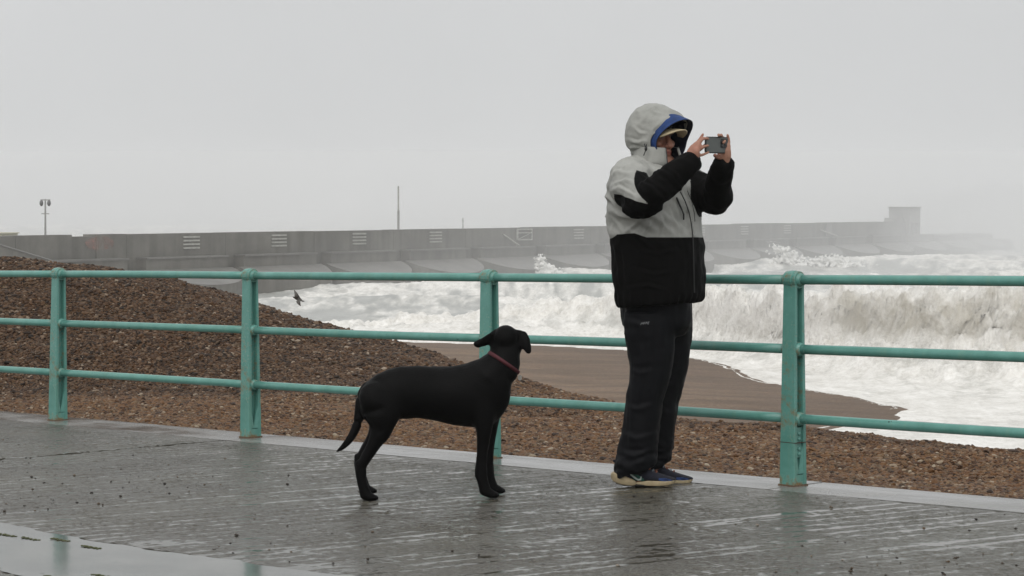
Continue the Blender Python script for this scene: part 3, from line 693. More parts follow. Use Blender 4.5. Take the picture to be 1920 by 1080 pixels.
for k in range(-4, 3):
    if pme is None:
        p = pm.build('post', M_TEAL, railing); pme = p.data
        rust_attr(pme, lambda v: np.maximum(np.exp(-v[:, 2]/.05), np.max([np.exp(-(np.maximum(zr-v[:, 2], 0)/.07)**2)*(v[:, 2] < zr+.05)*.8 for zr in RAILS], axis=0)))
        bv = p.modifiers.new('edge', 'BEVEL'); bv.width = .004; bv.segments = 2; bv.limit_method = 'ANGLE'
    else:
        p = bpy.data.objects.new('post', pme); C.objects.link(p); p.parent = railing
        bv = p.modifiers.new('edge', 'BEVEL'); bv.width = .004; bv.segments = 2; bv.limit_method = 'ANGLE'
    p.location = (k*BAY, 0, .004); p.rotation_euler = (R(.4*math.sin(k*3.)), math.atan(SLOPE)+R(.25*math.cos(k*2.)), 0)
    for z in RAILS:
        if z not in cme:
            c_ = collar(z).build('rail_socket', M_TEAL, p, True); cme[z] = c_.data; rust_attr(c_.data, lambda v: v[:, 0]*0+.72)
        else: c_ = bpy.data.objects.new('rail_socket', cme[z]); C.objects.link(c_); c_.parent = p
    if k == 0:      # repaired post: bolted splice
        for sx in (1, -1):
            MB().box(sx*.030-.004, sx*.030+.004, -.020, .020, .13, .27).build('splice_plate', M_TEAL, p)
            for zz in (.165, .19, .235, .26):
                MB().ball((sx*.036, 0, zz-.02), (.006, .0095, .0095), 10, 6).build('bolt', M_TEAL, p, True)
        MB().box(-.0475, .0475, -.0445, .0445, .1985, .2015).build('splice_seam', flat_mat('rusty seam', (.05, .03, .02), .9), p)
    MB().box(-.049, .049, -.051, .051, -.02, .004).build('foot_plate', flat_mat('rusted foot', (.13, .085, .05), .8, .5, 60), p)
for k in range(-4, 2):
    for z in RAILS:
        r2 = random.Random(k*7+int(z*100)); n = 15; mb = MB()
        x0, x1 = k*BAY+.012, (k+1)*BAY-.012; sag = r2.uniform(-.003, .003)
        mb.tube([(x0+(x1-x0)*i/10, sag*math.sin(math.pi*i/10), z+.004+sag*math.sin(math.pi*i/10)) for i in range(11)], .0228, 20, round_ends=False)
        rl = mb.build('rail', M_TEAL, railing, True); rust_attr(rl.data, lambda v: np.maximum(np.exp(-(v[:, 0]-x0)/.05), np.exp(-(x1-v[:, 0])/.05))*.75)

# ------------------------------------------------------------------ dog
def make_dog():
    SC = 412.; GX, GY = 800., 934.                              # pixels per metre at the dog; foot line
    dd = F*(CZ-.01)/(GY-HY)
    for _ in range(5): x = (GX-960)/F*dd; dd = F*(CZ-zg(x, dd))/(GY-HY)
    BX, BZ = x, zg(x, dd)
    def P(px, py, y=0.): return Vector(((px-960)/F*(dd+y)-BX, y, CZ-(py-HY)/F*(dd+y)-BZ))
    mb = MB()
    # trunk: sections along the spine  (px, top py, bottom py, half width)
    secs = [(681, 728, 762, .045), (690, 714, 780, .075), (706, 702, 792, .092), (728, 692, 795, .098), (752, 687, 784, .090), (785, 686, 785, .094), (815, 687.5, 789, .103),
            (845, 687, 797, .112), (872, 682, 801, .116), (897, 673, 803, .116), (918, 664, 799, .108), (936, 665, 788, .094), (950, 676, 770, .074), (958, 695, 748, .046)]
    rings = []
    for px, t, b, w in secs:
        c = P(px, (t+b)/2); h = (b-t)/2/SC; rg = []
        for k in range(30):
            a = 2*math.pi*k/30; ca, sa = math.cos(a), math.sin(a)
            ww = w*(1-.10*max(0, -sa))*(1-.06*max(0, sa)); rg.append(c+Vector((0, ca*ww, sa*h)))
        rings.append(rg)
    mb.loft(rings)
    # chest keel, neck, head (turned away, looking out to sea)
    mb.tube([P(925, 735), P(908, 768), P(885, 778)], [.072, .058, .045], 16)
    mb.tube([P(912, 712), P(928, 694, .01), P(943, 676, .02), P(948, 655, .035)], [.108, .094, .078, .070], 20, .92, sub=3)
    mb.tube([P(948, 700, -.01), P(952, 680, .01), P(952, 655, .03)], [.055, .058, .055], 16)
    hc = P(948, 640, .045)
    mb.ball(hc, (.066, .078, .066), 22, 16); mb.ball(P(948, 634, .02), (.058, .06, .060), 20, 14)
    mb.tube([hc+Vector((0, .03, -.012)), hc+Vector((.008, .10, -.028)), hc+Vector((.014, .165, -.038))], [.056, .042, .032], 16, .9, sub=2)
    mb.ball(hc+Vector((.015, .190, -.022)), (.016, .012, .012), 10, 8)
    for sx in (-1, 1): mb.ball(hc+Vector((sx*.034, .052, .026)), (.02, .022, .016), 10, 8)
    mb.tube([P(931, 631, .03), P(941, 627.5, .03), P(955, 627.5, .03), P(966, 631, .03)], [.030, .036, .036, .030], 14, sub=3); mb.tube([P(936, 650, .03), P(948, 660, .02), P(962, 650, .03)], [.045, .055, .045], 14)
    # ears: thick flaps of soft leather, the left one blown out by the wind
    def flap(pts, wid, th=.0135):
        rings = []
        for (p, ax), w_ in zip(pts, wid):
            ax = Vector(ax).normalized(); t = Vector((0, 1, 0)); t = (t-ax*t.dot(ax)).normalized()
            rings.append([p+ax*(math.cos(q)*w_)+t*(math.sin(q)*th) for q in [2*math.pi*i/16 for i in range(16)]])
        mb.loft(rings)
    flap([(P(932, 630, .03), (.25, 0, 1)), (P(922, 632, .02), (.35, .1, 1)), (P(911, 638, .0), (.45, .1, 1)), (P(900, 643, -.015), (.3, .1, 1)), (P(892, 645, -.02), (.1, .1, 1)), (P(887, 644.5, -.022), (0, .1, 1))], (.036, .041, .036, .025, .016, .005))
    flap([(P(967, 628, .03), (.4, 0, .9)), (P(976, 627, .025), (1, 0, .45)), (P(983, 637, .015), (1, 0, .25)), (P(987, 649, .01), (1, 0, .12)), (P(990, 658, .008), (1, 0, .1)), (P(991.5, 664, .006), (1, 0, 0))], (.029, .031, .028, .023, .017, .009))
    # front legs
    def front(dx, dy, y):
        mb.tube([P(905+dx, 765+dy, y*.8), P(908+dx, 800+dy, y), P(906+dx*1.0, 830+dy, y), P(903+dx, 862+dy, y), P(902+dx, 886+dy, y), P(906+dx, 905+dy, y), P(910+dx, 919+dy, y)], [.062, .043, .033, .0275, .029, .025, .026], 16, sub=3)
        mb.tube([P(908+dx, 921+dy, y), P(921+dx, 926+dy, y), P(930+dx, 928+dy, y)], [.027, .026, .018], 14, .78, sub=2)
        for k in (-1.5, -.5, .5, 1.5): mb.ball(P(928+dx+(2 if abs(k) < 1 else 0), 928.5+dy, y+k*.0135), (.016, .009, .0125), 10, 8)
        mb.ball(P(894+dx, 893+dy, y), (.010, .012, .012), 8, 6)
    front(0, 0, -.072); front(12, -8, .075)
    # hind legs: stifle high against the belly, hock pointing back
    def hind(dx, dy, y):
        mb.tube([P(706+dx, 745, y*.55), P(715+dx, 775, y*.8), P(714+dx, 802+dy*.5, y*.95), P(702+dx, 830+dy*.7, y), P(688+dx, 853+dy, y), P(677+dx, 872+dy, y)], [.088, .086, .060, .042, .032, .0262], 18, .85, sub=3)
        mb.tube([P(728+dx, 765, y*.75), P(731+dx, 792+dy*.5, y*.9), P(718+dx, 822+dy*.6, y)], [.062, .040, .026], 14, sub=2)
        mb.tube([P(671+dx, 865+dy, y), P(676+dx, 876+dy, y), P(678+dx, 896+dy, y), P(683+dx, 914+dy, y), P(686+dx, 924+dy, y)], [.014, .0265, .0235, .024, .025], 14, sub=3)
        mb.tube([P(684+dx, 926+dy, y), P(696+dx, 929+dy, y), P(704+dx, 930.5+dy, y)], [.026, .0245, .017], 14, .75, sub=2)
        for k in (-1.5, -.5, .5, 1.5): mb.ball(P(702.5+dx+(2 if abs(k) < 1 else 0), 930.5+dy, y+k*.0128), (.015, .0085, .0118), 10, 8)
    hind(0, 3, -.072); hind(-2, -10, .070)
    mb.ball(P(764, 784, 0), (.022, .018, .013), 12, 8)
    mb.ball(P(706, 762, -.035), (.075, .06, .085), 20, 14); mb.ball(P(706, 762, .035), (.075, .06, .085), 20, 14)
    # tail
    mb.tube([P(690, 726), P(680, 744, .0), P(675, 768, -.01), P(670, 795, -.02), P(658, 820, -.03), P(644, 837, -.035), P(631, 847, -.04)], [.030, .028, .025, .0225, .0185, .014, .005], 14, sub=4)
    me = solid(mb, .0055, 8, .5); me2 = solid(mb, .0055, 130, .6)
    v = coords(me); vs = coords(me2); wk = (sstep(.13, .26, v[:, 2])*sstep(.56, .48, v[:, 2])*sstep(-.295, -.262, v[:, 0]))[:, None]; v = v*(1-wk)+vs*wk; set_coords(me, v); nn = normals(me)
    v += nn*(fbm3(v, (16, 16, 16), 3, 5)*.0018)[:, None]; set_coords(me, v)
    m = NT('wet black dog coat'); o = m.co(); h1 = m.noise(m.mp(o, (60, 120, 160), rot=(0, R(20), 0)), 1., 4, .7); h2 = m.noise(o, 9, 3)
    mat = m.fin(m.mix(h1, (.0012, .0012, .0013), (.0034, .0033, .0032)), m.mr(h2, .3, .7, .45, .65), m.bump(h1, .6, .004), .07)
    me.name = 'dog'; d = link('dog', me, mat, None, True)
    d.location = (BX, dd, BZ)
    tag(d, 'black short haired dog with red collar standing on the wet promenade looking out to sea', 'dog')
    # collar: a flat strap round the neck
    c = P(944.5, 680, .012); ax = Vector((.56, .10, .82)).normalized(); u = Vector((.80, 0, -.60)); u = (u-ax*u.dot(ax)).normalized(); q = ax.cross(u).normalized()
    rings = []; n = 48
    for r_, h_ in ((0, -.0085), (.003, -.008), (.003, .008), (0, .0085)):
        rings.append([c+u*(math.cos(2*math.pi*i/n)*(.0825+r_))+q*(math.sin(2*math.pi*i/n)*(.081+r_))+ax*h_ for i in range(n)])
    col = MB().loft(rings, cap=False).build('collar', flat_mat('red webbing', (.060, .005, .010), .7, .3, 90, .2), d, True)
    MB().loft([ell(c+u*.088-q*.012+Vector((0, 0, -.018))+Vector((0, s_, 0)), (.010, 0, 0), (0, 0, .013), 14) for s_ in (-.0015, .0015)]).build('name_tag', flat_mat('tag metal', (.35, .33, .3), .35, Metallic=.9), col)
    return d
make_dog()

# ------------------------------------------------------------------ person
def make_person():
    SC = 395.5; GX, GY = 1225., 909.
    dd = F*(CZ-.01)/(GY-HY)
    for _ in range(5): x = (GX-960)/F*dd; dd = F*(CZ-zg(x, dd))/(GY-HY)
    BX, BZ = x, zg(x, dd)
    def P(px, py, y=0.): return Vector(((px-960)/F*(dd+y)-BX, y, CZ-(py-HY)/F*(dd+y)-BZ))
    tf = Vector((math.cos(R(33)), -math.sin(R(33)), 0)); tr_ = Vector((tf.y, -tf.x, 0))            # torso: forward, and his right (towards us)
    hf = Vector((math.cos(R(48)), -math.sin(R(48)), 0)); hr = Vector((hf.y, -hf.x, 0)); UP = Vector((0, 0, 1))
    SH_R, EL_R, WR_R = P(1175, 335, -.185), P(1207, 377, -.40), P(1299, 301, -.385)
    SH_L, EL_L, WR_L = P(1274, 335, .175), P(1343, 374, -.05), P(1357, 303, -.255)
    H = P(1226, 262, -.002)                                     # middle of the head
    # ---- the body itself, one skin from head to feet
    b = MB()
    b.ball(H+hf*-.01+UP*.015, (.078, .095, .108), 24, 18, Matrix.Rotation(R(42), 3, 'Z'))
    b.tube([H+UP*-.03+hf*.02, H+UP*-.075+hf*.052, H+UP*-.100+hf*.062], [.066, .052, .036], 18, .9)          # jaw, chin
    b.tube([H+UP*.018+hf*.082, H+UP*-.012+hf*.100, H+UP*-.030+hf*.108], [.010, .013, .0165], 10)             # nose
    for sx in (-1, 1):
        b.ball(H+UP*-.034+hf*.096+hr*sx*.013, (.010, .010, .008), 8, 6)
        b.tube([H+UP*.030+hf*.078+hr*sx*.012, H+UP*.034+hf*.076+hr*sx*.048], [.010, .009], 8)                # brow
        b.ball(H+UP*-.02+hf*.062+hr*sx*.042, (.026, .026, .022), 12, 8)                                      # cheek
        b.ball(H+UP*.0+hf*-.005+hr*sx*.078, (.012, .012, .030), 10, 8)                                       # ear
    b.tube([H+UP*-.057+hf*.090+hr*.020, H+UP*-.057+hf*.097, H+UP*-.057+hf*.090-hr*.020], [.006, .0075, .006], 8)
    b.tube([H+UP*-.068+hf*.088+hr*.017, H+UP*-.069+hf*.094, H+UP*-.068+hf*.088-hr*.017], [.006, .0080, .006], 8)
    b.tube([H+UP*-.05-hf*.01, P(1229, 310, 0), P(1229, 330, 0)], [.06, .062, .075], 16)
    b.tube([P(1229, 325), P(1230, 380), P(1231, 450), P(1230, 520), P(1230, 570)], [.12, .15, .15, .15, .14], 22)
    b.tube([SH_R+UP*-.02, P(1229, 328), SH_L+UP*-.02], [.055, .075, .055], 16)
    for a_, e_, w_ in ((SH_R, EL_R, WR_R), (SH_L, EL_L, WR_L)): b.tube([a_+UP*-.02, (a_+e_)/2, e_, (e_*.6+w_*.4), w_], [.050, .050, .043, .042, .029], 16)
    for pts in (((1216, 575, -.085), (1219, 700, -.09), (1198, 800, -.09), (1180, 885, -.09)), ((1250, 575, .085), (1252, 700, .09), (1236, 800, .10), (1226, 875, .11))):
        b.tube([P(*q) for q in pts], [.080, .066, .052, .042], 16, sub=2, round_ends=False)
    b.tube([P(1180, 885, -.09), P(1200, 898, -.092), P(1248, 903, -.10)], [.038, .034, .022], 12, .8); b.tube([P(1226, 878, .11), P(1245, 893, .11), P(1285, 899, .105)], [.038, .034, .022], 12, .8)
    # phone axes: its back faces (hf); long edge runs along -hr
    PH = P(1343, 272, -.325); lx = -hr; pz = (UP*.995+hr*-.04).normalized()
    def K(a, c, o=0.): return PH+lx*a+pz*c+hf*o                # a along the phone, c up, o out of its back
    # right hand (nearer): fingertips pinch the near end of the phone
    pr = P(1301, 287, -.39)
    b.tube([WR_R, P(1300, 293, -.388), pr+UP*.005], [.029, .031, .033], 14, .62, up=hr)
    b.tube([pr+Vector((-.012, 0, .0)), P(1303, 279, -.388), P(1307, 273, -.386)], [.026, .030, .024], 14, .62, up=hr)
    def fing(pts, r0=.0092, r1=.0066): 
        n = len(pts); b.tube(pts, [r0+(r1-r0)*i/(n-1) for i in range(n)], 10, sub=3)
    fing([P(1301, 280, -.385), P(1307, 268, -.375), P(1313, 260, -.372), P(1318, 252, -.372)])                  # index, straight up past the corner
    fing([P(1307, 274, -.39), P(1313, 266, -.39), P(1319, 260, -.385), K(-.066, .028, .010)])                   # middle, onto the back
    fing([P(1309, 281, -.39), P(1315, 278, -.395), P(1320, 275, -.39), K(-.066, -.004, .011)])                  # ring
    fing([P(1308, 288, -.388), P(1313, 291, -.392), P(1318, 290, -.388), K(-.062, -.034, .011)], .0086, .006)   # little, under the corner
    fing([P(1299, 288, -.38), P(1306, 284, -.362), P(1314, 279, -.353), K(-.060, .000, -.011)], .0105, .0082)   # thumb, on the screen side
    # left hand: palm behind the far end, fingers folded over the top edge, forefinger up
    pl = P(1358, 291, -.262)
    b.tube([WR_L+Vector((0, 0, -.02)), P(1357, 300, -.258), pl], [.030, .034, .038], 14, .66, up=hr)
    b.tube([pl, P(1358, 283, -.264), P(1360, 275, -.264)], [.039, .038, .030], 14, .62, up=hr)
    fing([P(1364, 276, -.262), P(1366.5, 268, -.262), P(1366, 260, -.264), P(1364, 253, -.268)])                 # forefinger raised
    fing([P(1361, 272, -.262), P(1360, 262, -.262), P(1354, 257, -.272), K(.028, .047, .004), K(.020, .043, .013)])
    fing([P(1358, 272, -.266), P(1355, 264, -.270), P(1350, 258, -.288), K(.008, .047, .006), K(.001, .043, .013)])
    fing([P(1356, 276, -.268), P(1355, 270, -.283), K(.045, .020, .012), K(.034, .010, .012)], .0086, .0064)
    fing([P(1354, 296, -.262), P(1347, 295, -.280), P(1341, 292, -.297), K(-.004, -.046, -.002)], .0115, .0085)  # thumb under the phone
    me = solid(b, .0042, 3, .45)
    v = coords(me); hd = np.linalg.norm(v-np.array(H), axis=1)
    attr(me, 'hair', ((v-np.array(H))@np.array(hf) < -.01).astype(float)*(hd < .14)*((v[:, 2]-H.z) > -.06))
    lipd = np.minimum(np.abs((v[:, 2]-H.z)+.0625), .05); attr(me, 'mouth', np.exp(-(lipd/.008)**2)*(hd < .13)*(((v-np.array(H))@np.array(hf)) > .08))
    eye = np.zeros(len(v))
    for sx in (-1, 1): eye = np.maximum(eye, np.exp(-(np.linalg.norm(v-np.array(H+UP*.014+hf*.078+hr*sx*.030), axis=1)/.013)**2))
    attr(me, 'eye', eye)
    m = NT('wind reddened skin'); o = m.co(); n_ = m.noise(o, 40, 4)
    c = m.mix(m.mr(n_, .3, .7), (.27, .135, .09), (.36, .19, .13)); c = m.mix(m.mr(m.noise(o, 9, 2), .4, .7, 0, .5), c, (.38, .14, .10))
    c = m.mix(m.attr('mouth').outputs['Fac'], c, (.24, .07, .06)); c = m.mix(m.attr('eye').outputs['Fac'], c, (.05, .03, .025)); c = m.mix(m.attr('hair').outputs['Fac'], c, (.035, .025, .02))
    sk = m.fin(c, .5, m.bump(n_, .15, .002), .4)
    me.name = 'person'; body = link('person', me, sk, None, True)
    body.location = (BX, dd, BZ)
    tag(body, 'person in grey and black hooded coat photographing the waves beside the railing', 'person')

    # sharp fabric creases: ridge lines with a hollow beside them, laid on the side of the garment that faces us
    def creases(q, n_, lines, h=.0065, wpx=3.2):
        ix = 960+F*(q[:, 0]+BX)/(dd+q[:, 1]); iy = HY+F*(CZ-BZ-q[:, 2])/(dd+q[:, 1]); o_ = np.zeros(len(q))
        for ln in lines:
            bd = np.full(len(q), 1e9); sg = np.zeros(len(q)); tt = np.zeros(len(q)); L_ = len(ln)-1
            for k_, ((x0, y0), (x1, y1)) in enumerate(zip(ln[:-1], ln[1:])):
                ex, ey = x1-x0, y1-y0; t_ = np.clip(((ix-x0)*ex+(iy-y0)*ey)/(ex*ex+ey*ey), 0, 1); d_ = np.hypot(ix-x0-t_*ex, iy-y0-t_*ey)
                b_ = d_ < bd; sg = np.where(b_, np.sign((ix-x0)*ey-(iy-y0)*ex), sg); tt = np.where(b_, (k_+t_)/L_, tt); bd = np.minimum(bd, d_)
            sd_ = bd*sg; fade = np.sin(np.clip(tt, .04, .96)*math.pi)**.6
            o_ += fade*(np.exp(-(sd_/wpx)**2)-.75*np.exp(-((sd_-wpx*1.9)/wpx)**2))
        return (o_*h*sstep(.15, -.35, n_[:, 1]))[:, None]*n_
    # ---- trousers
    t = MB()
    def legring(py, xc, rx, ry, y, tilt=0.): return ell(P(xc, py, y), (rx, 0, -tilt), (0, ry, 0), 28, 2.15)
    near = [(585, 1217, .122, .105, -.085), (625, 1217, .120, .103, -.088), (660, 1219, .108, .098, -.09), (690, 1220, .096, .094, -.09), (720, 1215, .090, .090, -.09), (750, 1209, .0865, .087, -.09), (780, 1205, .086, .085, -.09), (810, 1201, .086, .084, -.09), (835, 1197, .090, .085, -.09), (858, 1195, .096, .086, -.09), (874, 1192.5, .099, .084, -.09, -.020), (886, 1191, .096, .082, -.09, -.036)]
    far = [(585, 1249, .122, .105, .085), (625, 1252, .117, .103, .088), (660, 1253, .108, .098, .09), (690, 1252, .100, .094, .095), (720, 1247, .094, .09, .097), (750, 1240, .091, .088, .10), (780, 1236, .089, .086, .10), (810, 1231, .089, .085, .105), (835, 1226, .092, .085, .108), (858, 1221, .096, .085, .11), (870, 1217, .095, .083, .11, -.018), (880, 1216, .093, .08, .11, -.032)]
    t.loft([legring(*q) for q in near]); t.loft([legring(*q) for q in far])
    t.loft([legring(530, 1232, .165, .17, 0), legring(560, 1230, .170, .178, 0), legring(590, 1231, .172, .178, 0), legring(612, 1232, .165, .165, 0), legring(628, 1233, .13, .14, 0)])
    me = solid(t, .0075, 5, .5); v = coords(me); nn = normals(me)
    low = sstep(.30, .05, v[:, 2]); fold = 1-np.abs(fbm3(v+np.array([0, 0, 0]), (7, 7, 16), 3, 31))*2.6
    vert = fbm3(v, (13, 13, 2.2), 3, 33)
    v += nn*((fold-.55)*.009*(.35+1.5*low)+vert*.011*(1-.5*low))[:, None]
    v += creases(v, nn, [[(1175, 600), (1190, 606), (1206, 614)], [(1255, 600), (1262, 640), (1256, 690)], [(1200, 640), (1205, 700), (1196, 760)], [(1178, 690), (1200, 700), (1225, 696)], [(1172, 760), (1195, 768), (1230, 758)], [(1168, 812), (1190, 824), (1226, 815)], [(1160, 846), (1190, 856), (1228, 842)], [(1158, 868), (1185, 874), (1222, 858)], [(1240, 770), (1256, 776), (1270, 770)], [(1236, 830), (1250, 838), (1260, 832)]], .0045, 4.5)
    set_coords(me, v)
    m = NT('black waterproof overtrousers'); o = m.co(); n_ = m.noise(m.mp(o, (1, 1, .6)), 14, 4); tw_ = m.noise(o, 220, 2)
    tm = m.fin(m.mix(n_, (.0024, .0026, .0034), (.0048, .0052, .0068)), m.mr(n_, .3, .7, .5, .7), m.bump(m.math('ADD', n_, m.math('MULTIPLY', tw_, .1)), .35, .006), .12)
    tro = link('trousers', me, tm, body, True)
    # small grey maker's mark on the thigh: slanting strokes
    lg = MB(); rnd = random.Random(3); zc = (GY-603.5)/SC
    for k, (a0, c0, a1, c1) in enumerate(((0, 0, .004, .010), (.004, .010, .008, .004), (.008, .004, .012, .012), (.012, .012, .014, .003), (.015, .003, .019, .012), (.019, .012, .022, .012), (.017, .007, .021, .0075), (.024, .003, .027, .0125), (.027, .0125, .031, .011), (.031, .011, .027, .007), (.033, .003, .036, .0125), (.036, .0125, .041, .0125), (.035, .008, .039, .008), (.034, .003, .038, .003))):
        lg.tube([(a0, 0, c0), (a1, 0, c1)], .0011, 6)
    iv = np.argmin(np.where(v[:, 1] < 0, np.hypot(v[:, 0]-(1205.5-GX)/SC, v[:, 2]-zc), 9)); ysurf = v[iv, 1]
    lo = lg.build('printed_mark', flat_mat('grey print', (.22, .23, .235), .6), tro); lo.location = ((1197-GX)/SC, ysurf-.012, zc-.008); lo.rotation_euler = (0, R(-3), R(-16))
    # ---- shoes
    M_SOLE = flat_mat('cream foam sole', (.33, .265, .16), .6, .3, 30); M_UP = flat_mat('dark blue knit', (.0035, .0045, .013), .85, .4, 160, .3); M_GREEN = flat_mat('green panel', (.018, .085, .065), .5, .3, 60)
    M_LACE = flat_mat('grey laces', (.20, .22, .25), .7); M_ORG = flat_mat('rust orange laces', (.22, .06, .025), .7); M_TICK = flat_mat('pale tick', (.45, .5, .48), .5); M_BLUE = flat_mat('blue toe cap', (.02, .05, .16), .5, .3, 60); M_RUB = flat_mat('black outsole', (.02, .018, .015), .8)
    def shoe(org, rz):
        s = MB()
        st = [(-.100, .022, .075, .024), (-.085, .020, .110, .034), (-.05, .016, .118, .038), (0, .014, .108, .038), (.04, .012, .086, .042), (.09, .012, .062, .048), (.135, .014, .048, .046), (.165, .020, .040, .034), (.182, .026, .034, .014)]
        s.loft([ell((x_, 0, (z0+z1)/2), (0, w_, 0), (0, 0, (z1-z0)/2), 22, 2.3) for x_, z0, z1, w_ in st])
        sh = s.build('shoe', M_UP, body, True); sh.location = org; sh.rotation_euler = (0, 0, rz); su = sh.modifiers.new('sub', 'SUBSURF'); su.levels = su.render_levels = 2
        def sole(st2, nm, mt, par):
            q = MB(); q.loft([[(x_, -w_, z0), (x_, w_, z0), (x_, w_*1.02, z1), (x_, -w_*1.02, z1)] for x_, z0, z1, w_ in st2]); o2 = q.build(nm, mt, par, True)
            bv_ = o2.modifiers.new('b', 'BEVEL'); bv_.width = .006; bv_.segments = 3; return o2
        sl_ = sole([(-.124, .034, .058, .016), (-.112, .022, .062, .036), (-.085, .010, .058, .044), (-.05, .004, .045, .045), (-.022, .002, .033, .043), (-.004, .005, .022, .041)], 'sole', M_SOLE, sh)
        sole([(-.006, .006, .018, .040), (.022, .0035, .022, .041), (.05, .0022, .027, .046), (.10, .0022, .026, .051), (.14, .005, .026, .047), (.166, .012, .029, .033), (.180, .021, .031, .012)], 'forefoot_sole', M_SOLE, sl_)
        sole([(-.10, .012, .018, .030), (-.06, .0015, .010, .040), (0, .0008, .012, .040), (.06, .0006, .006, .044), (.13, .001, .008, .046)], 'outsole', M_RUB, sl_)
        # side panel with pale tick mark, blue toe cap, laces
        def patch(nm, pts, mt, off):
            vv = []; 
            for x_, z_ in pts:
                xs_ = [q[0] for q in st]; w_ = np.interp(x_, xs_, [q[3] for q in st]); z0 = np.interp(x_, xs_, [q[1] for q in st]); z1 = np.interp(x_, xs_, [q[2] for q in st])
                u_ = np.clip((z_-(z0+z1)/2)/((z1-z0)/2), -.97, .97); vv.append((x_, -(w_*(1-abs(u_)**2.3)**(1/2.3))*.99-off, z_))
            n2 = len(vv); vv += [(a_, b__+.006, c_) for a_, b__, c_ in vv]
            return mesh(nm, vv, [tuple(range(n2)), tuple(reversed(range(n2, 2*n2)))]+[(i, i+n2, (i+1) % n2+n2, (i+1) % n2) for i in range(n2)], mt, sh)
        pa = patch('side_panel', [(-.040, .060), (-.018, .064), (.010, .050), (.032, .034), (.034, .024), (.005, .024), (-.012, .030)], M_GREEN, .004)
        tk = patch('tick_mark', [(-.037, .058), (-.030, .0585), (.004, .034), (.014, .036), (.016, .046), (.020, .047), (.019, .030), (.006, .0255), (-.006, .032)], M_TICK, .0065)
        patch('toe_panel', [(.10, .040), (.13, .040), (.155, .034), (.165, .028), (.13, .026), (.10, .030)], M_BLUE, .003)
        for k in range(5):
            x_ = .018+k*.016; z1 = np.interp(x_, [q[0] for q in st], [q[2] for q in st])
            MB().tube([(x_, -.030, z1-.022), (x_+.006, -.014, z1-.002), (x_+.010, .010, z1+.001), (x_+.012, .028, z1-.016)], .0028, 6, sub=2).build('lace', M_ORG if k in (2, 4) else M_LACE, sh, True)
        MB().tube([(-.094, -.012, .104), (-.108, -.004, .118), (-.110, .006, .112), (-.096, .012, .100)], .004, 6, sub=2).build('heel_loop', M_UP, sh, True)
    shoe(P(1195, 912, -.095)+Vector((0, 0, .0045)), R(-4)); shoe(P(1228, 909, .112)+Vector((0, 0, .001)), R(-2))

    # ---- jacket
    j = MB()
    def tor(py, xc, w_, d_, tilt=0., y=0.): return ell(P(xc, py, y)+UP*0, tr_*w_+UP*0, tf*d_+UP*tilt, 36, 2.25)
    j.loft([tor(292, 1216, .085, .085), tor(302, 1218, .125, .105), tor(311, 1218, .205, .128), tor(324, 1221, .250, .157), tor(350, 1224, .268, .182), tor(385, 1227, .268, .194), tor(430, 1231, .262, .195), tor(475, 1235, .258, .195),
            tor(520, 1237, .256, .194, .0), tor(548, 1238, .250, .190, .010), tor(562, 1238, .246, .185, .014), tor(570, 1238, .240, .178, .015)])
    j.tube([SH_R+Vector((.02, .03, .0)), SH_R*.55+EL_R*.45, EL_R, EL_R*.62+WR_R*.38, EL_R*.24+WR_R*.76, EL_R*.03+WR_R*.97], [.106, .094, .080, .073, .064, .056], 22, sub=3, round_ends=True)
    j.tube([SH_L+Vector((-.01, -.02, .0)), SH_L*.5+EL_L*.5, EL_L, EL_L*.62+WR_L*.38, EL_L*.26+WR_L*.74, EL_L*.06+WR_L*.94], [.095, .088, .074, .066, .060, .055], 22, sub=3)
    me = solid(j, .0068, 5, .5); v = coords(me); nn = normals(me)
    def pdist(pts, q):
        d_ = np.full(len(q), 9.); tt = np.zeros(len(q)); acc = 0
        for a_, c_ in zip(pts[:-1], pts[1:]):
            a_ = np.array(a_); c_ = np.array(c_); ab = c_-a_; k_ = np.clip(((q-a_)@ab)/(ab@ab), 0, 1); dd_ = np.linalg.norm(q-a_-k_[:, None]*ab, axis=1)
            better = dd_ < d_; tt = np.where(better, acc+k_*np.linalg.norm(ab), tt); d_ = np.minimum(d_, dd_); acc += np.linalg.norm(ab)
        return d_, tt
    dR, tR = pdist([SH_R, EL_R, WR_R], v); dL, tL = pdist([SH_L, EL_L, WR_L], v)
    ax_ = P(1230, 400); torso_r = np.hypot((v-np.array(P(1230, 400)))@np.array(tr_)/.27, (v-np.array(P(1230, 400)))@np.array(tf)/.19)
    px = 960+F*(v[:, 0]+BX)/(dd+v[:, 1]); py = HY+F*(CZ-BZ-v[:, 2])/(dd+v[:, 1])
    # folds: soft drapes on the body, cross creases at the elbows, drag lines from the armpit
    fold = (1-np.abs(fbm3(v, (6.5, 6.5, 5.0), 3, 51))*2.4)-.5
    crease = np.abs(fbm3(v, (15, 15, 15), 3, 53))
    ang = math.atan2(90, 110); dg_ = np.stack([v[:, 0]*math.cos(ang)-v[:, 2]*math.sin(ang), v[:, 1], v[:, 0]*math.sin(ang)+v[:, 2]*math.cos(ang)], -1)
    drag = ((1-np.abs(fbm3(dg_, (3, 4, 17), 2, 57))*3.2).clip(-.3, 1)-.3)*np.exp(-((px-1195)/85)**2-((py-395)/60)**2)
    onarm = np.exp(-(np.minimum(dR, dL)/.10)**2)
    hemz = np.exp(-((v[:, 2]-.885)/.03)**2); rib = np.sin(np.arctan2(v[:, 1], v[:, 0]+.03)*34+fbm3(v, (9, 9, 3), 2, 59)*5)
    v2 = v+nn*(hemz*rib*.003+fold*.009+fbm3(v, (3.2, 3.2, 8), 2, 56)*.008+drag*.022-crease*.010*onarm+fbm3(v, (40, 40, 40), 2, 58)*.0015)[:, None]
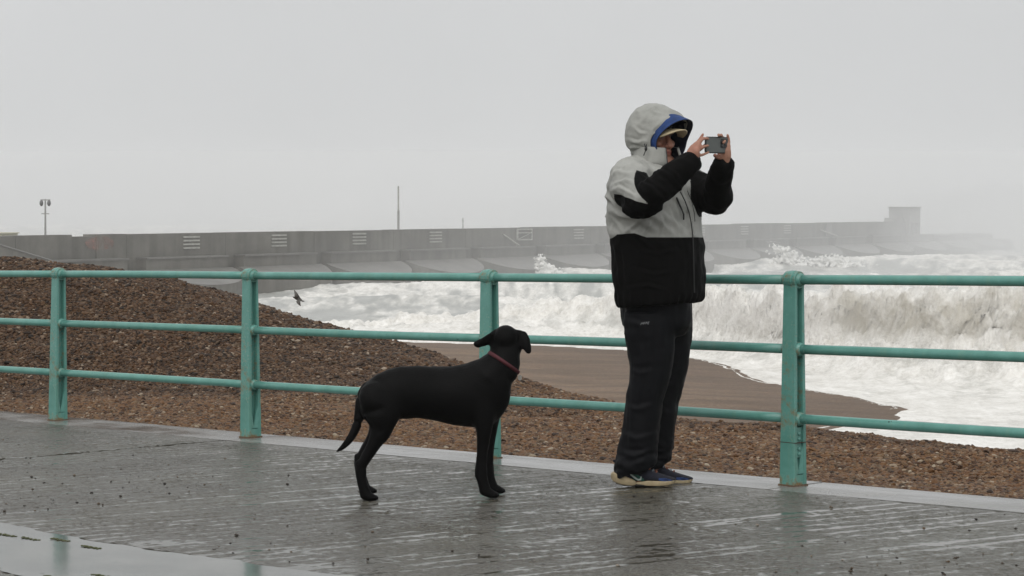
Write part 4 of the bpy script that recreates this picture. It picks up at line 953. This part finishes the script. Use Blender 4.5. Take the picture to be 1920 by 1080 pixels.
    v2 = v2+creases(v, nn, [[(1208, 402), (1192, 420), (1166, 441)], [(1222, 405), (1217, 424), (1204, 443)], [(1238, 402), (1243, 424), (1240, 443)], [(1256, 392), (1267, 418), (1272, 443)], [(1146, 388), (1165, 404), (1190, 410)],
        [(1148, 408), (1161, 424), (1172, 439)], [(1143, 331), (1158, 321), (1188, 325)], [(1150, 346), (1170, 336), (1190, 343)], [(1148, 360), (1160, 351), (1188, 366)], [(1195, 303), (1215, 316), (1240, 334)], [(1205, 300), (1232, 318), (1258, 330)], [(1270, 345), (1285, 372), (1290, 404)], [(1155, 455), (1158, 490), (1164, 530)], [(1200, 470), (1230, 476), (1270, 468)], [(1190, 505), (1225, 515), (1265, 508)], [(1180, 540), (1215, 535), (1250, 545)],
        [(1206, 345), (1222, 352), (1236, 366)], [(1228, 332), (1244, 340), (1256, 352)], [(1255, 318), (1268, 328), (1276, 338)]])
    set_coords(me, v2)
    # colour panels: >0 black
    hem = np.interp(px, [1140, 1150, 1160, 1190, 1212, 1320], [449, 446, 439, 437, 445, 445])
    blk_t = (py-hem)/SC
    cx_ = np.interp(py, [320, 335, 345, 357, 372, 388, 402], [1193, 1189, 1189.5, 1193, 1203, 1218, 1236]); ly_ = np.interp(px, [1140, 1152, 1218, 1240], [357, 363, 387, 398])
    armR = np.maximum((px-cx_), (py-ly_))/SC
    isR = (dR < .115) & (v[:, 1] < -.17) & ((tR > .10)); isL = (dL < .11) & (tL > .075) & (px > 1295)
    armL = (tL-.115)
    blk = np.where(isR, armR, np.where(isL, np.maximum(armL, blk_t), blk_t))
    attr(me, 'black', blk)
    # zip line and placket seams on the front (angle round the body)
    rel = v-np.array(P(1232, 430)); aR = np.arctan2(rel@np.array(tr_), rel@np.array(tf)+.0)
    attr(me, 'seam', np.where((np.abs(py-380) < 260) & ~isR & ~isL, np.abs(aR-.0)*.2, 1.))
    def cloth_nodes(m):
        o = m.co(); n_ = m.noise(o, 15, 4, .6); w_ = m.noise(o, 300, 2); return o, n_, w_
    m = NT('two tone shell fabric'); o, n_, w_ = cloth_nodes(m); bk = m.attr('black').outputs['Fac']
    edge = m.mr(bk, -.0012, .0012)
    gy_ = m.mix(m.mr(n_, .3, .7), (.285, .288, .268), (.365, .366, .342)); bk_ = m.mix(n_, (.0022, .0022, .0022), (.0050, .0048, .0046))
    c = m.mix(edge, gy_, bk_); c = m.mix(m.mr(m.attr('seam').outputs['Fac'], .0008, .0022, 1., 0.), c, (.012, .012, .012))
    jm = m.fin(c, m.mr(edge, 0, 1, .58, .70), m.bump(m.math('ADD', n_, m.math('MULTIPLY', w_, .08)), .30, .012), m.mr(edge, 0, 1, .3, .05))
    jk = link('jacket', me, jm, body, True)
    m = NT('pale grey shell fabric'); o, n_, w_ = cloth_nodes(m)
    M_GREY = m.fin(m.mix(m.mr(n_, .3, .7), (.265, .268, .248), (.345, .346, .322)), .58, m.bump(m.math('ADD', n_, m.math('MULTIPLY', w_, .08)), .35, .012), .3)
    M_BLK = flat_mat('black trim', (.010, .010, .010), .5); 
    # ---- hood: a shell swept from the peak back over the crown, open at the face
    def hood(scale, fwd, thick, u1, name, mat, par, wr, drop=0.):
        us = [0, .06, .14, .25, .38, .5, .62, .74, .84, .92, .97]
        us = [u_ for u_ in us if u_ <= u1]
        Wd = lambda u_: np.interp(u_, [0, .14, .3, .5, .74, .86, .94, 1], [.108, .119, .128, .131, .116, .090, .055, .01])
        Tp = lambda u_: np.interp(u_, [0, .12, .3, .45, .6, .75, .88, 1], [1.728, 1.755, 1.783, 1.797, 1.800, 1.788, 1.748, 1.66])
        Bt = lambda u_: np.interp(u_, [0, .3, .6, .8, .92, 1], [1.515, 1.50, 1.51, 1.535, 1.57, 1.64])
        O = P(1250, 270, -.045); Lh = .214; n = 56; rings = []
        for u_ in us:
            top, bot = Tp(u_), Bt(u_); zc = (top+bot)/2; hh = (top-bot)/2; rg = []
            for i in range(n):
                th = 2*math.pi*i/n; cs_, sn_ = math.cos(th), math.sin(th)          # th = 0 at the top
                g_ = .094*max(0, cs_)**1.3*(1-u_)**1.6-.012*max(0, -cs_)*(1-u_)**2
                sc_ = scale+(.955-scale)*max(0, 1-u_/.16) if scale < 1 else 1.
                wd_ = Wd(u_)*sc_*math.copysign(abs(sn_)**.9, sn_)
                p_ = O+hf*(-Lh*u_*(scale if u_ > .4 else 1)+g_+fwd*(.75+.25*(cs_*.5+.5))*(1-u_)**.5)+hr*wd_
                rg.append(Vector((p_.x, p_.y, zc+hh*sc_*cs_-drop)))
            rings.append(rg)
        rings = [r_[::-1] for r_ in rings]; mb = MB(); mb.loft(rings, cap=False)
        if u1 > .95: mb.add(rings[-1], [tuple(range(n))])
        me2 = bpy.data.meshes.new(name); me2.from_pydata([tuple(q) for q in mb.v], [], mb.f); me2.update()
        o2 = bpy.data.objects.new('tmp', me2); C.objects.link(o2)
        w1 = o2.modifiers.new('w', 'WELD'); w1.merge_threshold = .0005
        s2 = o2.modifiers.new('s', 'SUBSURF'); s2.levels = s2.render_levels = 2
        dg2 = bpy.context.evaluated_depsgraph_get(); me3 = bpy.data.meshes.new_from_object(o2.evaluated_get(dg2)); bpy.data.objects.remove(o2)
        vv = coords(me3); n3 = normals(me3)
        f_ = (1-np.abs(fbm3(vv, (8, 8, 8), 3, 61))*2.6-.5)*wr*sstep(1.05, .5, 0*vv[:, 2]+.4)+fbm3(vv, (26, 26, 26), 2, 63)*wr*.25
        if wr > .008:        # gathered seam running from the peak down the side, and puckers above the collar
            f_ += -.010*np.exp(-((vv[:, 2]-1.575)/.012)**2)*(vv[:, 1] < .05)
        if wr > .008:
            vv += creases(vv, n3, [[(1276, 212), (1247, 222), (1224, 243), (1213, 266)], [(1232, 196), (1216, 208), (1208, 226)], [(1190, 240), (1200, 250), (1212, 250)], [(1178, 262), (1195, 268), (1209, 264)], [(1176, 280), (1192, 277), (1208, 283)], [(1222, 203), (1230, 212), (1243, 212)], [(1186, 226), (1192, 214), (1204, 204)]], .0055, 3.)
        vv += n3*f_[:, None]; set_coords(me3, vv)
        o3 = link(name, me3, mat, par, True); sd_ = o3.modifiers.new('t', 'SOLIDIFY'); sd_.thickness = thick; sd_.offset = -1; return o3
    hd_ = hood(1.0, 0, .006, 1., 'hood', M_GREY, jk, .009)
    M_HBLUE = flat_mat('bright blue fleece', (.007, .034, .135), .8, .35, 28, .4); M_NAVY = flat_mat('navy lining', (.006, .008, .022), .85, .2, 30)
    inn = hood(.84, .040, .004, .62, 'inner_hood', M_HBLUE, jk, .002, .002)
    inn.data.materials.append(M_NAVY); inn.modifiers['t'].material_offset = 1; inn.modifiers['t'].material_offset_rim = 1
    # ---- chin guard / collar: stands up round the neck, open at the front on the far side
    cc = P(1231, 292, -.02); rings = []
    for zi, (z_, rr_) in enumerate(((-.052, .118), (-.03, .116), (0, .110), (.03, .104), (.044, .100))):
        rings.append([cc+hf*(math.cos(a_)*rr_*.98)+hr*(math.sin(a_)*rr_*(1.0-.12*(math.cos(a_) < .35)))+UP*((z_-.012*(math.cos(a_)) if z_ > 0 else z_)) for a_ in [R(22)+R(310)*i/44 for i in range(45)]])
    vv = [q for r_ in rings for q in r_]; ff = [(k_*45+i, k_*45+i+1, (k_+1)*45+i+1, (k_+1)*45+i) for k_ in range(4) for i in range(44)]
    clr = mesh('collar', vv, [q[::-1] for q in ff], M_GREY, jk, True); clr.data.materials.append(M_NAVY); sd_ = clr.modifiers.new('t', 'SOLIDIFY'); sd_.thickness = .008; sd_.offset = 1; sd_.material_offset = 1
    ed = [r_[0] for r_ in rings]; MB().tube([q+hf*.004 for q in ed], .0045, 8).build('collar_zip', M_BLK, clr, True)
    # toggle and cord at the cheek
    MB().ball(P(1211, 279, -.145), (.007, .007, .011), 10, 8).tube([P(1212, 271, -.142), P(1211, 281, -.147), P(1207, 291, -.150)], .0026, 6).tube([P(1208, 270, -.142), P(1211, 277, -.147)], .0026, 6).build('drawcord_toggle', M_BLK, hd_, True)
    # ---- front zip and pocket zip
    def front_line(pts, r_, nm):
        out_ = []
        for px_, py_ in pts:
            dd_ = np.hypot(px-px_, py-py_); k_ = np.where(dd_ < 5)[0]; k_ = k_ if len(k_) else [int(np.argmin(dd_))]
            out_.append(P(px_, py_, float(min(v2[i, 1] for i in k_))-.001))
        MB().tube(out_, r_, 6).build(nm, M_BLK, jk, True)
    front_line([(1269, 371), (1273, 381), (1278, 392), (1282, 402), (1282, 411)], .0040, 'pocket_zip')
    front_line([(1276, 360), (1285, 378), (1292, 398), (1296, 418), (1299, 440), (1300, 470), (1301, 510), (1302, 548)], .0028, 'front_zip')
    front_line([(1289, 358), (1297, 378), (1302, 400), (1303, 415)], .0016, 'seam_piping')
    # ---- cap: crown under the hood, cream peak
    cp = MB(); n = 16; rows = []
    for k_ in range(6):
        e_ = k_/5; rg = []
        for i in range(n+1):
            q_ = -1+2*i/n; reach = .112+.085*e_*math.sqrt(max(0, 1-(q_*.92)**2)); rg.append(H+hf*(reach-.028*q_*q_)+hr*(q_*.078)+UP*(.052-.034*q_*q_-.008*e_))
        rows.append(rg)
    vv = [q for r_ in rows for q in r_]; ff = [(k_*(n+1)+i, k_*(n+1)+i+1, (k_+1)*(n+1)+i+1, (k_+1)*(n+1)+i) for k_ in range(5) for i in range(n)]
    cap = empty('cap'); cap.parent = body
    pk = mesh('peak', vv, ff, flat_mat('cream cotton', (.50, .42, .27), .8, .15, 60), cap, True); sd_ = pk.modifiers.new('t', 'SOLIDIFY'); sd_.thickness = .005
    rings = [ell(H+UP*(.052+.075*math.sin(q_))-hf*.008, hr*(.086*math.cos(q_)), hf*(.100*math.cos(q_)), 26) for q_ in [R(88)*i/7 for i in range(8)]]
    MB().loft(rings).build('crown', flat_mat('dark cap cotton', (.03, .03, .035), .85), cap, True)
    # ---- phone, held in both hands
    ph = MB(); Mx = Matrix((lx, -hf, pz)).transposed()
    def rr(w_, h_, r_, o_, n=6):
        pts = []
        for cx2, cz2, a0 in ((w_-r_, h_-r_, 0), (-w_+r_, h_-r_, 90), (-w_+r_, -h_+r_, 180), (w_-r_, -h_+r_, 270)):
            for i in range(n+1):
                a_ = R(a0+90*i/n); pts.append(Mx@Vector((cx2+r_*math.cos(a_), o_, cz2+r_*math.sin(a_))))
        return pts
    root = empty('smartphone', body.location+PH); tag(root, 'dark grey smartphone held sideways in the hands of the person in the hooded coat', 'phone')
    M_CASE = flat_mat('grey phone case', (.085, .095, .09), .42, .08, 40); M_EDGE = flat_mat('black phone edge', (.010, .011, .012), .4); M_LENS = NT('lens glass').fin((.004, .004, .006), .06, None, .8)
    MB().loft([rr(.0735, .0365, .012, .0042), rr(.0750, .0380, .013, .0025), rr(.0750, .0380, .013, -.0025), rr(.0735, .0365, .012, -.0040)]).build('case_edge', M_EDGE, root, True)
    MB().loft([rr(.0700, .0335, .010, -.0041), rr(.0695, .033, .010, -.0049)]).build('back_panel', M_CASE, root)
    MB().loft([rr(.0705, .0340, .010, .0043), rr(.0702, .0338, .010, .0047)]).build('screen', M_LENS, root)
    blk2 = MB(); c0 = Mx@Vector((.044, 0, .008))
    cam_ = MB().loft([[c0+q for q in rr(.021, .0215, .008, -.0050)], [c0+q for q in rr(.020, .0205, .008, -.0072)]]).build('camera_module', M_EDGE, root)
    for lx_, lz_ in ((.036, .017), (.036, -.001), (.053, .008)):
        MB().loft([ell(Mx@Vector((lx_, o_, lz_)), Mx@Vector((r_, 0, 0)), Mx@Vector((0, 0, r_)), 18) for o_, r_ in ((-.0073, .0078), (-.0092, .0074), (-.0093, .0055))]).build('lens', M_LENS, cam_, True)
make_person()

# ------------------------------------------------------------------ flying gull over the surf
def bird():
    d = 45.; px, py = 559, 560; b = empty('gull', ((px-960)/F*d, d, CZ-(py-HY)/F*d), 0)
    tag(b, 'dark gull banking low over the surf above the shingle', 'bird')
    mt = flat_mat('dark plumage', (.075, .068, .06), .8, .3, 30); sc = d/F      # metres per pixel there
    MB().tube([(-9*sc, -.05, 3.2*sc), (-5*sc, 0, 1.5*sc), (0, .02, -.5*sc), (4*sc, 0, -2*sc), (8.5*sc, -.05, -4.2*sc)], [.008, .024, .036, .030, .006], 10, sub=3).build('body', mt, b, True)
    for pts, wd_ in (([(0, 0, 0), (-2.5*sc, -.06, 6*sc), (-4.5*sc, -.02, 10*sc), (-8.5*sc, .10, 16*sc)], (.045, .042, .03, .006)), ([(0, 0, 0), (1.5*sc, -.10, -4.5*sc), (3*sc, -.16, -8*sc), (5.5*sc, -.12, -13*sc)], (.045, .042, .03, .006))):
        MB().tube(pts, wd_, 10, .22, (0, 1, .2), sub=4).build('wing', mt, b, True)
    MB().tube([(6*sc, -.02, -3*sc), (10*sc, -.04, -4.8*sc)], [.03, .05], 8, .2, round_ends=False).build('tail', mt, b, True)
bird()

# ------------------------------------------------------------------ haze
def haze(x0, x1, y0, y1, z0, z1, dens):
    o = MB().box(x0, x1, y0, y1, z0, z1).build('haze'); m = NT('sea haze')
    pv = m.n('ShaderNodeVolumePrincipled', {'Color': (.95, .955, .96), 'Density': dens, 'Anisotropy': .0}); m.t.links.new(pv.outputs[0], m.out.inputs['Volume'])
    o.data.materials.append(m.m); tag(o, 'pale sea haze and spray drifting over the whole shore', 'haze', kind='stuff'); o.display_type = 'WIRE'
haze(-2600, 2900, -45, 5200, -14, 40, .0005)
# spray torn off the outer end of the mole, and the thick bank of it lying over the open sea beyond
def mist(name, label, c, r, dens, n=40, col=(.86, .865, .87)):
    o = MB().ball((0, 0, 0), r, n, n//2).build(name, None, None, True); o.location = c; m = NT(name)
    pv = m.n('ShaderNodeVolumePrincipled', {'Color': col, 'Density': dens, 'Anisotropy': .0}); m.t.links.new(pv.outputs[0], m.out.inputs['Volume'])
    o.data.materials.append(m.m); tag(o, label, 'spray', kind='stuff'); o.display_type = 'WIRE'
mist('spray_cloud', 'pale spray hanging round the outer end of the breakwater', (96, 372, -4), (46, 62, 9.5), .020)
mist('spray_drift', 'thin spray drifting along the outer half of the breakwater', (30, 296, -5), (78, 112, 8), .0042)
mist('fog_bank', 'bank of sea fog over the open water behind the breakwater', (60, 2250, -8), (2400, 1790, 46), .0030, 64, (.845, .85, .86))
mist('surf_spray', 'fine spray blown back off the crest of the big breaker', (24, 100, -3.3), (17, 4.5, 1.5), .035, 40, (.95, .95, .95))
